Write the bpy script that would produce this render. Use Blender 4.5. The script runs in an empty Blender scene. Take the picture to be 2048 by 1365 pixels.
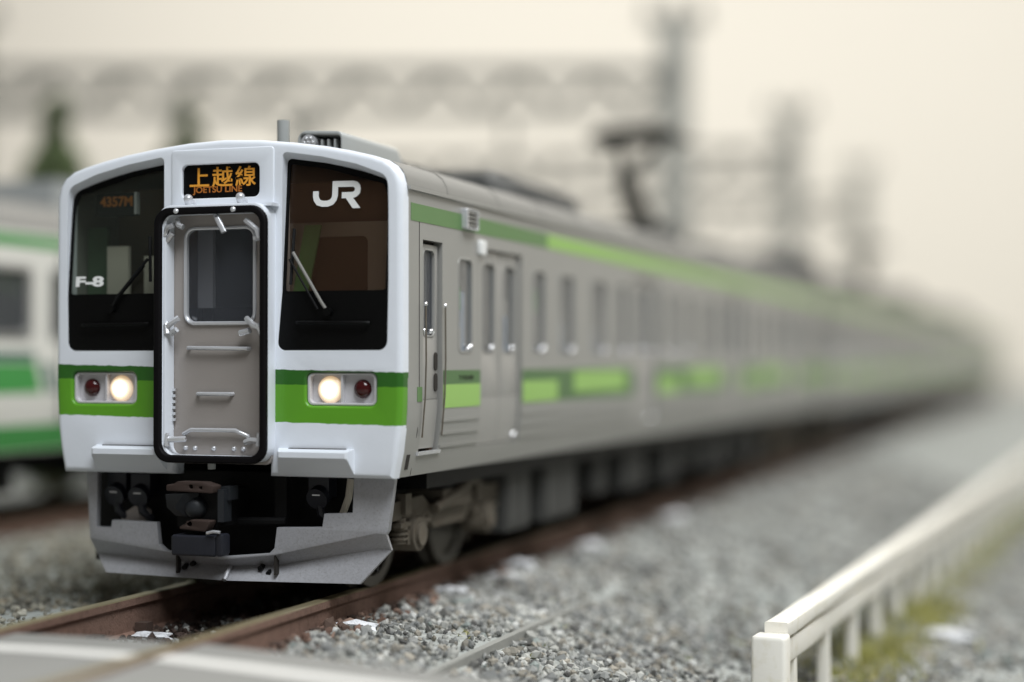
import bpy, bmesh, math, random
import numpy as np
from mathutils import Vector, Matrix
from mathutils.geometry import tessellate_polygon
R = math.radians
random.seed(7)
rng = np.random.default_rng(7)
S = bpy.context.scene
COL = S.collection

# ------------------------------------------------------------------ camera, world, lamps, exposure
# one unit is one metre of the full-size railway the models stand for
cam_d = bpy.data.cameras.new('camera')
cam = bpy.data.objects.new('camera', cam_d)
COL.objects.link(cam)
cam.location = (6.256, -11.364, 1.78)
vd = Vector((-0.3277, 0.9447, 0.01283))
cam.rotation_euler = vd.to_track_quat('-Z', 'Y').to_euler()
cam_d.sensor_width = 36.0
cam_d.lens = 36.0 * 3390.0 / 2048.0
cam_d.clip_start = 0.1
cam_d.clip_end = 1000
cam_d.dof.use_dof = True
cam_d.dof.focus_distance = 12.75
cam_d.dof.aperture_fstop = cam_d.lens * 0.001 / 0.47      # aperture 0.47 across: a macro shot of a small model
cam_d.dof.aperture_blades = 0
S.camera = cam

W = bpy.data.worlds.new('World')
S.world = W
W.use_nodes = True
bg = W.node_tree.nodes['Background']
bg.inputs[0].default_value = (1.0, 0.965, 0.92, 1)
bg.inputs[1].default_value = 0.115


def lamp(name, loc, target, size, energy, col):
    d = bpy.data.lights.new(name, 'AREA')
    d.shape = 'RECTANGLE'
    d.size, d.size_y = size
    d.energy = energy
    d.color = col
    o = bpy.data.objects.new(name, d)
    COL.objects.link(o)
    o.location = loc
    o.rotation_euler = (Vector(target) - Vector(loc)).to_track_quat('-Z', 'Y').to_euler()
    return o


lamp('ceiling_lamp', (22, -21, 44), (0, 2, 1), (30, 22), 32000, (0.92, 0.965, 1.0))
lamp('ceiling_lamp_back', (20, 27, 50), (0, 6, 0), (40, 26), 29000, (1.0, 0.97, 0.92))
lamp('wall_fill_lamp', (-24, 62, 56), (-12, 150, 8), (190, 50), 138000, (1.0, 0.98, 0.95))  # unseen lamp added to brighten the backdrop wall

S.view_settings.view_transform = 'Standard'
S.view_settings.look = 'None'
S.view_settings.exposure = 0.0
S.view_settings.gamma = 1.0
S.render.engine = 'CYCLES'
S.cycles.use_denoising = True
S.cycles.max_bounces = 8
S.cycles.transparent_max_bounces = 12
S.cycles.sample_clamp_indirect = 6.0
S.cycles.caustics_reflective = False
S.cycles.caustics_refractive = False


# ------------------------------------------------------------------ materials
def lin(c):
    return tuple(((v / 255) / 12.92 if v / 255 <= 0.04045 else ((v / 255 + 0.055) / 1.055) ** 2.4) for v in c)


def nodes_of(m):
    m.use_nodes = True
    nt = m.node_tree
    return nt, nt.nodes, nt.links, nt.nodes['Principled BSDF']


def mat(name, rgb, rough=0.5, metal=0.0, var=0.08, scale=6.0, bump=0.0, bscale=60.0, spec=0.5, dirt=None, dirt_amt=0.0):
    """rgb is given in sRGB 0..255 as the base colour of the surface"""
    m = bpy.data.materials.new(name)
    nt, N, L, P = nodes_of(m)
    c = lin(rgb)
    tc = N.new('ShaderNodeTexCoord')
    nz = N.new('ShaderNodeTexNoise')
    nz.inputs['Scale'].default_value = scale
    nz.inputs['Detail'].default_value = 5
    L.new(tc.outputs['Object'], nz.inputs['Vector'])
    mx = N.new('ShaderNodeMix')
    mx.data_type = 'RGBA'
    mx.inputs['A'].default_value = tuple(v * (1 - var) for v in c) + (1,)
    mx.inputs['B'].default_value = tuple(min(1, v * (1 + var)) for v in c) + (1,)
    L.new(nz.outputs['Fac'], mx.inputs['Factor'])
    out = mx.outputs['Result']
    if dirt:
        n2 = N.new('ShaderNodeTexNoise')
        n2.inputs['Scale'].default_value = scale * 2.7
        n2.inputs['Detail'].default_value = 8
        L.new(tc.outputs['Object'], n2.inputs['Vector'])
        rp = N.new('ShaderNodeMapRange')
        rp.inputs['From Min'].default_value = 0.52
        rp.inputs['From Max'].default_value = 0.75
        rp.inputs['To Max'].default_value = dirt_amt
        L.new(n2.outputs['Fac'], rp.inputs['Value'])
        m2 = N.new('ShaderNodeMix')
        m2.data_type = 'RGBA'
        m2.inputs['B'].default_value = lin(dirt) + (1,)
        L.new(out, m2.inputs['A'])
        L.new(rp.outputs['Result'], m2.inputs['Factor'])
        out = m2.outputs['Result']
    L.new(out, P.inputs['Base Color'])
    P.inputs['Roughness'].default_value = rough
    P.inputs['Metallic'].default_value = metal
    P.inputs['Specular IOR Level'].default_value = spec
    if bump:
        nb = N.new('ShaderNodeTexNoise')
        nb.inputs['Scale'].default_value = bscale
        nb.inputs['Detail'].default_value = 3
        L.new(tc.outputs['Object'], nb.inputs['Vector'])
        b = N.new('ShaderNodeBump')
        b.inputs['Strength'].default_value = bump
        b.inputs['Distance'].default_value = 0.02
        L.new(nb.outputs['Fac'], b.inputs['Height'])
        L.new(b.outputs['Normal'], P.inputs['Normal'])
    return m


def glass(name, tint, gloss=0.10, haze=None, amt=0.0):
    """clear plastic pane; haze mixes in a dusty diffuse tone that lifts the dark inside"""
    m = bpy.data.materials.new(name)
    nt, N, L, P = nodes_of(m)
    N.remove(P)
    t = N.new('ShaderNodeBsdfTransparent')
    t.inputs[0].default_value = tint + (1,)
    g = N.new('ShaderNodeBsdfGlossy')
    g.inputs['Roughness'].default_value = 0.06
    mx = N.new('ShaderNodeMixShader')
    lw = N.new('ShaderNodeLayerWeight')
    lw.inputs['Blend'].default_value = 0.35
    ma = N.new('ShaderNodeMath')
    ma.operation = 'MULTIPLY'
    ma.inputs[1].default_value = gloss * 4
    L.new(lw.outputs['Fresnel'], ma.inputs[0])
    L.new(ma.outputs[0], mx.inputs[0])
    L.new(t.outputs[0], mx.inputs[1])
    L.new(g.outputs[0], mx.inputs[2])
    out = mx.outputs[0]
    if haze:
        df = N.new('ShaderNodeBsdfDiffuse')
        df.inputs[0].default_value = lin(haze) + (1,)
        m2 = N.new('ShaderNodeMixShader')
        m2.inputs[0].default_value = amt
        L.new(out, m2.inputs[1])
        L.new(df.outputs[0], m2.inputs[2])
        out = m2.outputs[0]
    L.new(out, N['Material Output'].inputs[0])
    return m


def emit(name, rgb, strength):
    m = bpy.data.materials.new(name)
    nt, N, L, P = nodes_of(m)
    P.inputs['Base Color'].default_value = rgb + (1,)
    P.inputs['Emission Color'].default_value = rgb + (1,)
    P.inputs['Emission Strength'].default_value = strength
    return m


def lit_lens(name):
    """headlight lens: the bulb in the middle is brightest and the lens dims towards its rim"""
    m = bpy.data.materials.new(name)
    nt, N, L, P = nodes_of(m)
    tc = N.new('ShaderNodeTexCoord')
    sp = N.new('ShaderNodeSeparateXYZ')
    L.new(tc.outputs['Object'], sp.inputs[0])
    cb = N.new('ShaderNodeCombineXYZ')
    L.new(sp.outputs['X'], cb.inputs['X'])
    L.new(sp.outputs['Z'], cb.inputs['Z'])
    ln = N.new('ShaderNodeVectorMath')
    ln.operation = 'LENGTH'
    L.new(cb.outputs[0], ln.inputs[0])
    rp = N.new('ShaderNodeValToRGB')
    mr = N.new('ShaderNodeMapRange')
    mr.inputs['From Max'].default_value = 0.106
    L.new(ln.outputs['Value'], mr.inputs['Value'])
    L.new(mr.outputs[0], rp.inputs[0])
    e = rp.color_ramp.elements
    e[0].position, e[0].color = 0.0, (1.0, 0.90, 0.72, 1)
    e[1].position, e[1].color = 1.0, (0.07, 0.045, 0.022, 1)
    for p_, c_ in ((0.42, (0.6, 0.5, 0.34, 1)), (0.66, (0.20, 0.145, 0.085, 1)), (0.84, (0.09, 0.06, 0.03, 1))):
        q_ = e.new(p_)
        q_.color = c_
    L.new(rp.outputs[0], P.inputs['Emission Color'])
    P.inputs['Emission Strength'].default_value = 5.0
    P.inputs['Base Color'].default_value = (0.75, 0.72, 0.68, 1)
    P.inputs['Roughness'].default_value = 0.25
    return m


def banded_white(name, white, bands, rough=0.38):
    """white plastic with printed bands between heights; the band edge is slightly ragged like hand-laid paint"""
    m = bpy.data.materials.new(name)
    nt, N, L, P = nodes_of(m)
    tc = N.new('ShaderNodeTexCoord')
    sp = N.new('ShaderNodeSeparateXYZ')
    L.new(tc.outputs['Object'], sp.inputs[0])
    nz = N.new('ShaderNodeTexNoise')
    nz.inputs['Scale'].default_value = 14
    nz.inputs['Detail'].default_value = 4
    L.new(tc.outputs['Object'], nz.inputs['Vector'])
    a = N.new('ShaderNodeMath')
    a.operation = 'MULTIPLY_ADD'
    a.inputs[1].default_value = 0.022
    L.new(nz.outputs['Fac'], a.inputs[0])
    tl = N.new('ShaderNodeMath')                             # the band was laid on slightly out of level
    tl.operation = 'MULTIPLY_ADD'
    tl.inputs[1].default_value = 0.02
    L.new(sp.outputs['X'], tl.inputs[0])
    L.new(sp.outputs['Z'], tl.inputs[2])
    L.new(tl.outputs[0], a.inputs[2])
    rp = N.new('ShaderNodeValToRGB')
    rp.color_ramp.interpolation = 'CONSTANT'
    lo, hi = 0.0, 4.0
    mr = N.new('ShaderNodeMapRange')
    mr.inputs['From Min'].default_value = lo
    mr.inputs['From Max'].default_value = hi
    L.new(a.outputs[0], mr.inputs['Value'])
    L.new(mr.outputs[0], rp.inputs[0])
    els = rp.color_ramp.elements
    els[0].position = 0
    els[0].color = lin(white) + (1,)
    els[1].position = 1
    els[1].color = lin(white) + (1,)
    for z, c in bands:
        e = els.new((z + 0.011) / hi)
        e.color = lin(c) + (1,)
    L.new(rp.outputs[0], P.inputs['Base Color'])
    P.inputs['Roughness'].default_value = rough
    nb = N.new('ShaderNodeTexNoise')
    nb.inputs['Scale'].default_value = 9
    nb.inputs['Detail'].default_value = 6
    L.new(tc.outputs['Object'], nb.inputs['Vector'])
    b = N.new('ShaderNodeBump')
    b.inputs['Strength'].default_value = 0.12
    b.inputs['Distance'].default_value = 0.02
    L.new(nb.outputs['Fac'], b.inputs['Height'])
    L.new(b.outputs['Normal'], P.inputs['Normal'])
    return m


WHITE = (225, 229, 236)
M = dict(
    mask=banded_white('white_plastic_with_green_band', WHITE, [(1.345, (90, 152, 34)), (1.615, (40, 96, 24)), (1.735, WHITE)]),
    white=mat('white_plastic', WHITE, 0.4, var=0.02, bump=0.05, bscale=12),
    steel=mat('grey_painted_steel', (158, 157, 153), 0.36, 0.28, 0.06, 1.5, 0.03, 30),
    door=mat('door_grey_plastic', (166, 164, 160), 0.36, 0.28, 0.05, 2, 0.03, 40),
    roof=mat('roof_grey_plastic', (130, 128, 123), 0.6, 0, 0.06, 2, 0.08, 40),
    unit=mat('roof_unit_grey_plastic', (158, 161, 160), 0.5, 0, 0.05, 3, 0.05, 30),
    darkunit=mat('dark_grey_plastic', (74, 75, 74), 0.6, 0, 0.08, 3, 0.08, 40),
    gap=mat('dark_panel_gap', (38, 33, 28), 0.8),
    rubber=mat('black_rubber', (9, 7, 9), 0.6, 0, 0.1, 8, 0.05, 40, spec=0.14),
    black=mat('black_gloss_paint', (9, 9, 9), 0.4, 0, 0.1, 8, 0.1, 25, spec=0.12),
    blackmatt=mat('black_matt_plastic', (10, 10, 11), 0.6, 0, 0.1, 8, 0.1, 40, spec=0.25),
    chrome=mat('bright_chrome', (235, 235, 238), 0.12, 1.0, 0.01, 10),
    silver=mat('silver_paint', (214, 215, 218), 0.24, 0.5, 0.05, 10, 0.05, 40),
    gangdoor=mat('warm_silver_paint', (158, 151, 146), 0.42, 0.2, 0.04, 4, 0.06, 60),
    apron=mat('speckled_silver_paint', (172, 172, 176), 0.42, 0.35, 0.12, 25, 0.10, 45, dirt=(130, 126, 122), dirt_amt=0.5),
    bogie=mat('weathered_grey_brown_plastic', (96, 89, 78), 0.75, 0, 0.15, 6, 0.15, 40, dirt=(82, 66, 50), dirt_amt=0.6),
    box=mat('underfloor_grey_plastic', (66, 66, 64), 0.7, 0, 0.1, 3, 0.1, 40),
    darkbox=mat('dark_underfloor_plastic_and_shade', (50, 50, 48), 0.75, 0, 0.1, 3, 0.1, 40),
    wheel=mat('dark_wheel_metal', (92, 88, 82), 0.45, 0.6, 0.1, 6),
    coupler=mat('coupler_grey', (34, 37, 41), 0.5, 0.1, 0.1, 8, 0.1, 50),
    copper=mat('brown_coupler_plate', (52, 38, 32), 0.75, 0.05, 0.15, 12, 0.1, 60),
    pantodark=mat('dark_olive_metal', (58, 57, 50), 0.6, 0.1, 0.08, 4),
    navy=mat('dark_navy_plastic', (30, 32, 40), 0.45, 0, 0.1, 6, 0.1, 40),
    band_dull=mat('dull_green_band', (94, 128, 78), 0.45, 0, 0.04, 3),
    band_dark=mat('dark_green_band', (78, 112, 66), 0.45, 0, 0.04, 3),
    band_light=mat('green_band_reflection', (146, 188, 96), 0.42, 0, 0.03, 3),
    cabglass=glass('dark_cab_glass', (0.82, 0.78, 0.74), 0.07, (150, 116, 92), 0.045),
    cabglass_l=glass('grey_cab_glass', (0.80, 0.82, 0.79), 0.06, (130, 138, 128), 0.032),
    paneglass=glass('window_glass', (0.97, 0.98, 0.99), 0.12, (186, 190, 196), 0.07),
    doorglass=glass('door_window_glass', (0.78, 0.8, 0.84), 0.10, (160, 164, 172), 0.08),
    brown=mat('brown_cab_wall', (128, 100, 80), 0.7, 0, 0.05, 3),
    cabgrey=mat('cab_grey', (205, 198, 188), 0.6, 0, 0.05, 3),
    cabgreen=mat('cab_green', (112, 172, 112), 0.6, 0, 0.05, 3),
    cabgreendark=mat('cab_dull_green', (84, 108, 84), 0.7, 0, 0.1, 3),
    seat=mat('green_seat_plastic', (96, 190, 78), 0.6, 0, 0.05, 3),
    cream=mat('cream_plastic', (224, 216, 200), 0.6, 0, 0.03, 3),
    paleblue=mat('pale_blue_reflection', (196, 212, 234), 0.4, 0, 0.03, 3),
    bluegrey=mat('blue_grey_plastic', (120, 138, 160), 0.6, 0, 0.05, 3),
    amber=mat('amber_print', (226, 154, 48), 0.6, 0, 0.12, 20),
    amberdim=mat('dim_amber_print', (176, 104, 34), 0.6, 0, 0.12, 20),
    decal=mat('white_print', (226, 226, 224), 0.6, 0, 0.03, 10),
    lampcase=mat('lamp_case_plastic', (205, 203, 206), 0.3, 0.1, 0.03, 10),
    red=mat('dark_red_lens', (62, 16, 17), 0.12, 0, 0.05, 10),
    lamp=lit_lens('lit_headlight'),
    rail=mat('tarnished_nickel_rail', (158, 146, 116), 0.38, 0.55, 0.1, 5),
    railside=mat('rusty_brown_rail_side', (126, 99, 86), 0.8, 0, 0.25, 9, 0.3, 60, dirt=(86, 64, 52), dirt_amt=0.7),
    bed=mat('shade_toned_bed', (44, 36, 31), 0.95, 0, 0.25, 5, 0.4, 40),
    sleeper=mat('brown_sleeper_plastic', (72, 56, 48), 0.85, 0, 0.2, 9, 0.2, 60),
    road=mat('pale_grey_road_surface', (134, 133, 129), 0.85, 0, 0.05, 1.5, 0.15, 30),
    line=mat('white_road_paint', (218, 216, 211), 0.7, 0, 0.04, 4, 0.1, 30),
    trough=mat('grey_concrete', (140, 140, 135), 0.8, 0, 0.1, 5, 0.15, 40),
    fence=mat('ivory_plastic', (240, 236, 226), 0.45, 0, 0.04, 3, 0.06, 30, dirt=(190, 176, 120), dirt_amt=0.35),
    gantrypost=mat('gantry_post_grey', (162, 161, 153), 0.6, 0, 0.06, 1),
    gantry=mat('gantry_grey', (126, 125, 118), 0.6, 0, 0.06, 1),
    wall=mat('cream_wall_paint', (229, 224, 213), 0.9, 0, 0.02, 0.02),
    pebble=mat('white_stone', (214, 215, 218), 0.7, 0, 0.1, 20, 0.5, 30, dirt=(150, 148, 144), dirt_amt=0.6),
    trunk=mat('tree_trunk', (78, 62, 48), 0.9, 0, 0.2, 4),
    leaf=mat('dark_conifer_green', (98, 112, 74), 0.8, 0, 0.35, 1.5),
    white2=mat('cream_white_plastic', (222, 220, 212), 0.45, 0, 0.02, 2),
    green2=mat('bright_green_band', (74, 150, 78), 0.45, 0, 0.04, 2),
    green2d=mat('dark_bluish_green_band', (70, 104, 92), 0.45, 0, 0.04, 2),
    winmask=mat('grey_brown_window_interior', (92, 84, 76), 0.5, 0, 0.15, 2),
)


# ------------------------------------------------------------------ mesh helpers
class MB:
    def __init__(s):
        s.v, s.f = [], []

    def add(s, vs, fs):
        o = len(s.v)
        s.v += [tuple(p) for p in vs]
        s.f += [tuple(i + o for i in f) for f in fs]

    def box(s, x0, y0, z0, x1, y1, z1):
        s.add([(x, y, z) for x in (x0, x1) for y in (y0, y1) for z in (z0, z1)],
              [(0, 1, 3, 2), (4, 6, 7, 5), (0, 4, 5, 1), (2, 3, 7, 6), (0, 2, 6, 4), (1, 5, 7, 3)])

    def loft(s, rings, caps=True):
        n = len(rings[0])
        o = len(s.v)
        for r in rings:
            s.v += [tuple(p) for p in r]
        for k in range(len(rings) - 1):
            for i in range(n):
                j = (i + 1) % n
                s.f.append((o + k * n + i, o + k * n + j, o + (k + 1) * n + j, o + (k + 1) * n + i))
        if caps:
            s.f.append(tuple(o + i for i in range(n))[::-1])
            e = o + (len(rings) - 1) * n
            s.f.append(tuple(e + i for i in range(n)))

    def cyl(s, a, b, r, n=12, r2=None):
        a, b = Vector(a), Vector(b)
        d = (b - a).normalized()
        u = d.orthogonal().normalized()
        w = d.cross(u)
        r2 = r if r2 is None else r2
        s.loft([[p + (u * math.cos(t) + w * math.sin(t)) * q for t in [2 * math.pi * i / n for i in range(n)]] for p, q in ((a, r), (b, r2))])

    def tube(s, pts, r, n=8):
        pts = [Vector(p) for p in pts]
        rings = []
        for i, p in enumerate(pts):
            d = ((pts[min(i + 1, len(pts) - 1)] - p).normalized() + (p - pts[max(i - 1, 0)]).normalized()).normalized()
            u = d.cross(Vector((0.13, 0.31, 0.94))).normalized()
            w = d.cross(u)
            rings.append([p + (u * math.cos(t) + w * math.sin(t)) * r for t in [2 * math.pi * k / n for k in range(n)]])
        s.loft(rings)

    def dome(s, c, ax, r, h, n=20, m=5):
        """spherical cap of radius r and height h at c bulging along ax"""
        ax = Vector(ax).normalized()
        u = ax.orthogonal().normalized()
        w = ax.cross(u)
        c = Vector(c)
        rings = []
        for k in range(m):
            t = k / m * math.pi / 2
            rings.append([c + ax * (h * math.sin(t)) + (u * math.cos(a) + w * math.sin(a)) * (r * math.cos(t)) for a in [2 * math.pi * i / n for i in range(n)]])
        s.loft(rings)

    def prism(s, poly, a, b, f):
        """polygon in (u,v) lofted between depths a and b, f maps (u,v,d) to a point"""
        s.loft([[f(u, v, a) for u, v in poly], [f(u, v, b) for u, v in poly]])

    def plate(s, outer, holes, f, th, r=0.0, seg=3, hr=None, back=True, slope=()):
        """plate with holes; front rim (and hole rims) rounded by r; f(u,v,d) with d the depth behind the front"""
        hr = r if hr is None else hr

        def loops(poly, rr, grow, sl=0):
            pts = ccw(poly)
            res = []
            if sl:                                          # rim sloping from its own front outline to the hole
                fr = sl[0] if pts[0] == poly[0] else sl[0][::-1]
                for q_, d in ((1.0, 0.0), (0.94, 0.04), (0.0, 1.0)):
                    res.append(([(p[0] + (g[0] - p[0]) * q_, p[1] + (g[1] - p[1]) * q_) for p, g in zip(pts, fr)], sl[1] * d))
            elif rr > 0:
                for k in range(seg + 1):
                    t = k / seg * math.pi / 2
                    ins = rr * (1 - math.sin(t))
                    res.append(([p for p in offset(pts, ins * grow)], rr * (1 - math.cos(t))))
            else:
                res.append((pts, 0.0))
            if th > res[-1][1] + 1e-6:
                res.append((pts, th))
            return res
        fronts, backs = [], []
        o_all = []
        hrs = hr if isinstance(hr, (list, tuple)) else [hr] * len(holes)
        for k_, (poly, rr, grow) in enumerate([(outer, r, 1)] + [(h, q_, -1) for h, q_ in zip(holes, hrs)]):
            ls = loops(poly, rr, grow, slope[k_ - 1] if 0 < k_ <= len(slope) else 0)
            n = len(ls[0][0])
            o = len(s.v)
            for pl, d in ls:
                s.v += [tuple(f(u, v, d)) for u, v in pl]
            for k in range(len(ls) - 1):
                for i in range(n):
                    j = (i + 1) % n
                    s.f.append((o + k * n + i, o + k * n + j, o + (k + 1) * n + j, o + (k + 1) * n + i))
            fronts.append((ls[0][0], o))
            backs.append((ls[-1][0], o + (len(ls) - 1) * n))
        for grp in ([fronts, backs] if back else [fronts]):
            idx = []
            for pl, o in grp:
                idx += [o + i for i in range(len(pl))]
            for t in tessellate_polygon([[Vector((u, v, 0)) for u, v in pl] for pl, o in grp]):
                s.f.append(tuple(idx[i] for i in t))

    def build(s, name, m, parent=None, angle=35, **props):
        me = bpy.data.meshes.new(name)
        me.from_pydata(s.v, [], s.f)
        bm = bmesh.new()
        bm.from_mesh(me)
        bmesh.ops.recalc_face_normals(bm, faces=bm.faces)
        bm.to_mesh(me)
        bm.free()
        if angle:
            me.polygons.foreach_set('use_smooth', [True] * len(me.polygons))
            me.set_sharp_from_angle(angle=R(angle))
        me.materials.append(m)
        o = bpy.data.objects.new(name, me)
        COL.objects.link(o)
        if parent:
            o.parent = parent
        for k, v in props.items():
            o[k] = v
        return o


def ccw(p):
    a = sum(p[i][0] * p[(i + 1) % len(p)][1] - p[(i + 1) % len(p)][0] * p[i][1] for i in range(len(p)))
    return list(p) if a > 0 else list(p)[::-1]


def offset(p, d):
    """move every side of a counter-clockwise polygon inwards by d"""
    if abs(d) < 1e-9:
        return list(p)
    n = len(p)
    out = []
    for i in range(n):
        a, b, c = p[i - 1], p[i], p[(i + 1) % n]
        e1 = Vector((b[0] - a[0], b[1] - a[1])).normalized()
        e2 = Vector((c[0] - b[0], c[1] - b[1])).normalized()
        n1, n2 = Vector((-e1.y, e1.x)), Vector((-e2.y, e2.x))
        m = n1 + n2
        m = m / max(0.35, m.dot(n1) if m.length > 1e-6 else 1)
        out.append((b[0] + m.x * d, b[1] + m.y * d))
    return out


def rpoly(pts, rads, n=5):
    """polygon with rounded corners"""
    out = []
    N_ = len(pts)
    if not hasattr(rads, '__len__'):
        rads = [rads] * N_
    for i in range(N_):
        a, b, c = Vector(pts[i - 1]), Vector(pts[i]), Vector(pts[(i + 1) % N_])
        r = rads[i]
        if r <= 0:
            out.append(tuple(b))
            continue
        e1, e2 = (a - b).normalized(), (c - b).normalized()
        ang = math.acos(max(-1, min(1, e1.dot(e2))))
        d = r / math.tan(ang / 2)
        ce = b + (e1 + e2).normalized() * (r / math.sin(ang / 2))
        p0, p1 = b + e1 * d, b + e2 * d
        t0 = math.atan2(p0.y - ce.y, p0.x - ce.x)
        t1 = math.atan2(p1.y - ce.y, p1.x - ce.x)
        dt = (t1 - t0 + math.pi) % (2 * math.pi) - math.pi
        for k in range(n + 1):
            t = t0 + dt * k / n
            out.append((ce.x + r * math.cos(t), ce.y + r * math.sin(t)))
    return out


def rrect(u0, v0, u1, v1, r=0.0, n=4):
    return rpoly([(u0, v0), (u1, v0), (u1, v1), (u0, v1)], r, n)


def ribbon(path, w):
    """outline of a stroke of width w along a 2-D path"""
    P_ = [Vector(p) for p in path]
    L_, R_ = [], []
    for i, p in enumerate(P_):
        e1 = (p - P_[i - 1]).normalized() if i else None
        e2 = (P_[i + 1] - p).normalized() if i < len(P_) - 1 else None
        e1, e2 = e1 or e2, e2 or e1
        n1, n2 = Vector((-e1.y, e1.x)), Vector((-e2.y, e2.x))
        m = n1 + n2
        m = m / max(0.5, m.dot(n1))
        L_.append(tuple(p + m * w / 2))
        R_.append(tuple(p - m * w / 2))
    return L_ + R_[::-1]


def thing(name, label, cat, loc=(0, 0, 0), group=None, rz=0):
    o = bpy.data.objects.new(name, None)
    COL.objects.link(o)
    o.empty_display_size = 0.2
    o.location = loc
    o.rotation_euler = (0, 0, rz)
    o['label'] = label
    o['category'] = cat
    if group:
        o['group'] = group
    return o


def tag(o, label, cat, group=None):
    o['label'] = label
    o['category'] = cat
    if group:
        o['group'] = group
    return o


def copy_tree(o, parent=None):
    c = o.copy()
    COL.objects.link(c)
    if parent:
        c.parent = parent
    for ch in list(o.children):
        copy_tree(ch, c)
    return c


def text_mesh(name, body, size, loc, m, parent, width=None, extrude=0.003, bold=0.0, rot=(R(90), 0, 0), space=1.0):
    cu = bpy.data.curves.new(name, 'FONT')
    cu.body = body
    cu.size = size
    cu.extrude = extrude
    cu.offset = bold
    cu.space_character = space
    cu.align_x = 'CENTER'
    cu.align_y = 'CENTER'
    o = bpy.data.objects.new(name, cu)
    COL.objects.link(o)
    bpy.context.view_layer.update()
    dg = bpy.context.evaluated_depsgraph_get()
    me = bpy.data.meshes.new_from_object(o.evaluated_get(dg))
    bpy.data.objects.remove(o)
    bpy.data.curves.remove(cu)
    xs = [v.co.x for v in me.vertices]
    ys = [v.co.y for v in me.vertices]
    if xs:
        cx, cy = (min(xs) + max(xs)) / 2, (min(ys) + max(ys)) / 2
        k = width / (max(xs) - min(xs)) if width else 1
        for v in me.vertices:
            v.co = ((v.co.x - cx) * k, (v.co.y - cy), v.co.z)
    me.transform(Matrix.Translation(loc) @ Matrix.Rotation(rot[2], 4, 'Z') @ Matrix.Rotation(rot[0], 4, 'X'))
    me.materials.clear()
    me.materials.append(m)
    r = bpy.data.objects.new(name, me)
    COL.objects.link(r)
    r.parent = parent
    return r


FACE = lambda y0=0.0: (lambda u, v, d: (u, y0 + d, v))
HW = 1.465                                                   # half the body width


def xprof(z):
    return HW if z >= 1.5 else HW - 0.075 * ((1.5 - z) / 0.565) ** 1.7


def SIDE(sx, out=0.0):
    return lambda u, v, d: (sx * (xprof(v) + out - d), u, v)


# ------------------------------------------------------------------ setting: ground, wall, road
def gz(x, y):
    """height of the layout's ground"""
    ax = np.abs(x)
    z = np.interp(x, [-60, -9.5, -8.4, -4.6, -0.80, -0.66, 0.66, 0.80, 1.25, 1.85, 1.96, 2.3, 4.0, 6.0, 40], [-1.2, -0.9, -0.2, -0.2, -0.21, -0.29, -0.29, -0.21, -0.25, -0.34, -0.40, -0.49, -1.0, -1.06, -1.15])
    return z


def build_ground():
    xs = np.concatenate([np.linspace(-160, -10, 12), np.linspace(-9, 7.2, 110), np.linspace(8, 160, 14)])
    ys = np.concatenate([np.linspace(-30, -4, 8), np.linspace(-3.5, 24, 140), np.linspace(25, 150, 30)])
    X, Y = np.meshgrid(xs, ys)
    Z = gz(X, Y)
    Z = Z + (0.012 * np.sin(X * 7.1 + Y * 3.3) + 0.012 * np.sin(X * 2.9 - Y * 5.7)) * (np.abs(X) < 12)
    Z = np.where((np.abs(X) < 4.5) & (Y < -1.5), Z - 0.12, Z)
    v = np.stack([X, Y, Z], -1).reshape(-1, 3)
    nx = len(xs)
    f = []
    for j in range(len(ys) - 1):
        for i in range(nx - 1):
            a = j * nx + i
            f.append((a, a + 1, a + nx + 1, a + nx))
    me = bpy.data.meshes.new('ground')
    me.from_pydata(v.tolist(), [], f)
    me.polygons.foreach_set('use_smooth', [True] * len(me.polygons))
    m = bpy.data.materials.new('ballast_ground')
    nt, N, L, P = nodes_of(m)
    tc = N.new('ShaderNodeTexCoord')
    vo = N.new('ShaderNodeTexVoronoi')
    vo.inputs['Scale'].default_value = 11
    L.new(tc.outputs['Object'], vo.inputs['Vector'])
    nz = N.new('ShaderNodeTexNoise')
    nz.inputs['Scale'].default_value = 0.5
    nz.inputs['Detail'].default_value = 6
    L.new(tc.outputs['Object'], nz.inputs['Vector'])
    rp = N.new('ShaderNodeValToRGB')
    e = rp.color_ramp.elements
    e[0].position, e[0].color = 0.0, lin((132, 134, 131)) + (1,)
    e[1].position, e[1].color = 1.0, lin((174, 176, 172)) + (1,)
    L.new(vo.outputs['Color'], rp.inputs[0])
    mx = N.new('ShaderNodeMix')
    mx.data_type = 'RGBA'
    mx.blend_type = 'MIX'
    mx.inputs['B'].default_value = lin((150, 154, 150)) + (1,)
    L.new(rp.outputs[0], mx.inputs['A'])
    L.new(nz.outputs['Fac'], mx.inputs['Factor'])
    L.new(mx.outputs['Result'], P.inputs['Base Color'])
    P.inputs['Roughness'].default_value = 0.9
    b = N.new('ShaderNodeBump')
    b.inputs['Strength'].default_value = 0.8
    b.inputs['Distance'].default_value = 0.05
    L.new(vo.outputs['Distance'], b.inputs['Height'])
    L.new(b.outputs['Normal'], P.inputs['Normal'])
    me.materials.append(m)
    o = bpy.data.objects.new('ground', me)
    COL.objects.link(o)
    o['kind'] = 'structure'


build_ground()
b = MB()
b.box(-160, 150, -1.3, 160, 151, 140)
o = b.build('wall', M['wall'], None, 0)
o['kind'] = 'structure'

# level crossing: a sheet between the rails and one falling away on each side, each with its white edge line
YR = -1.68


def road_strip(xz, y0, y1, lift, name, m):
    b = MB()
    rings = []
    for x, z in xz:
        rings.append([(x, y0, z + lift), (x, y1, z + lift), (x, y1, z - 0.16), (x, y0, z - 0.16)])
    b.loft(rings)
    o = b.build(name, m, None, 20)
    o['kind'] = 'structure'
    return o


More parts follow.
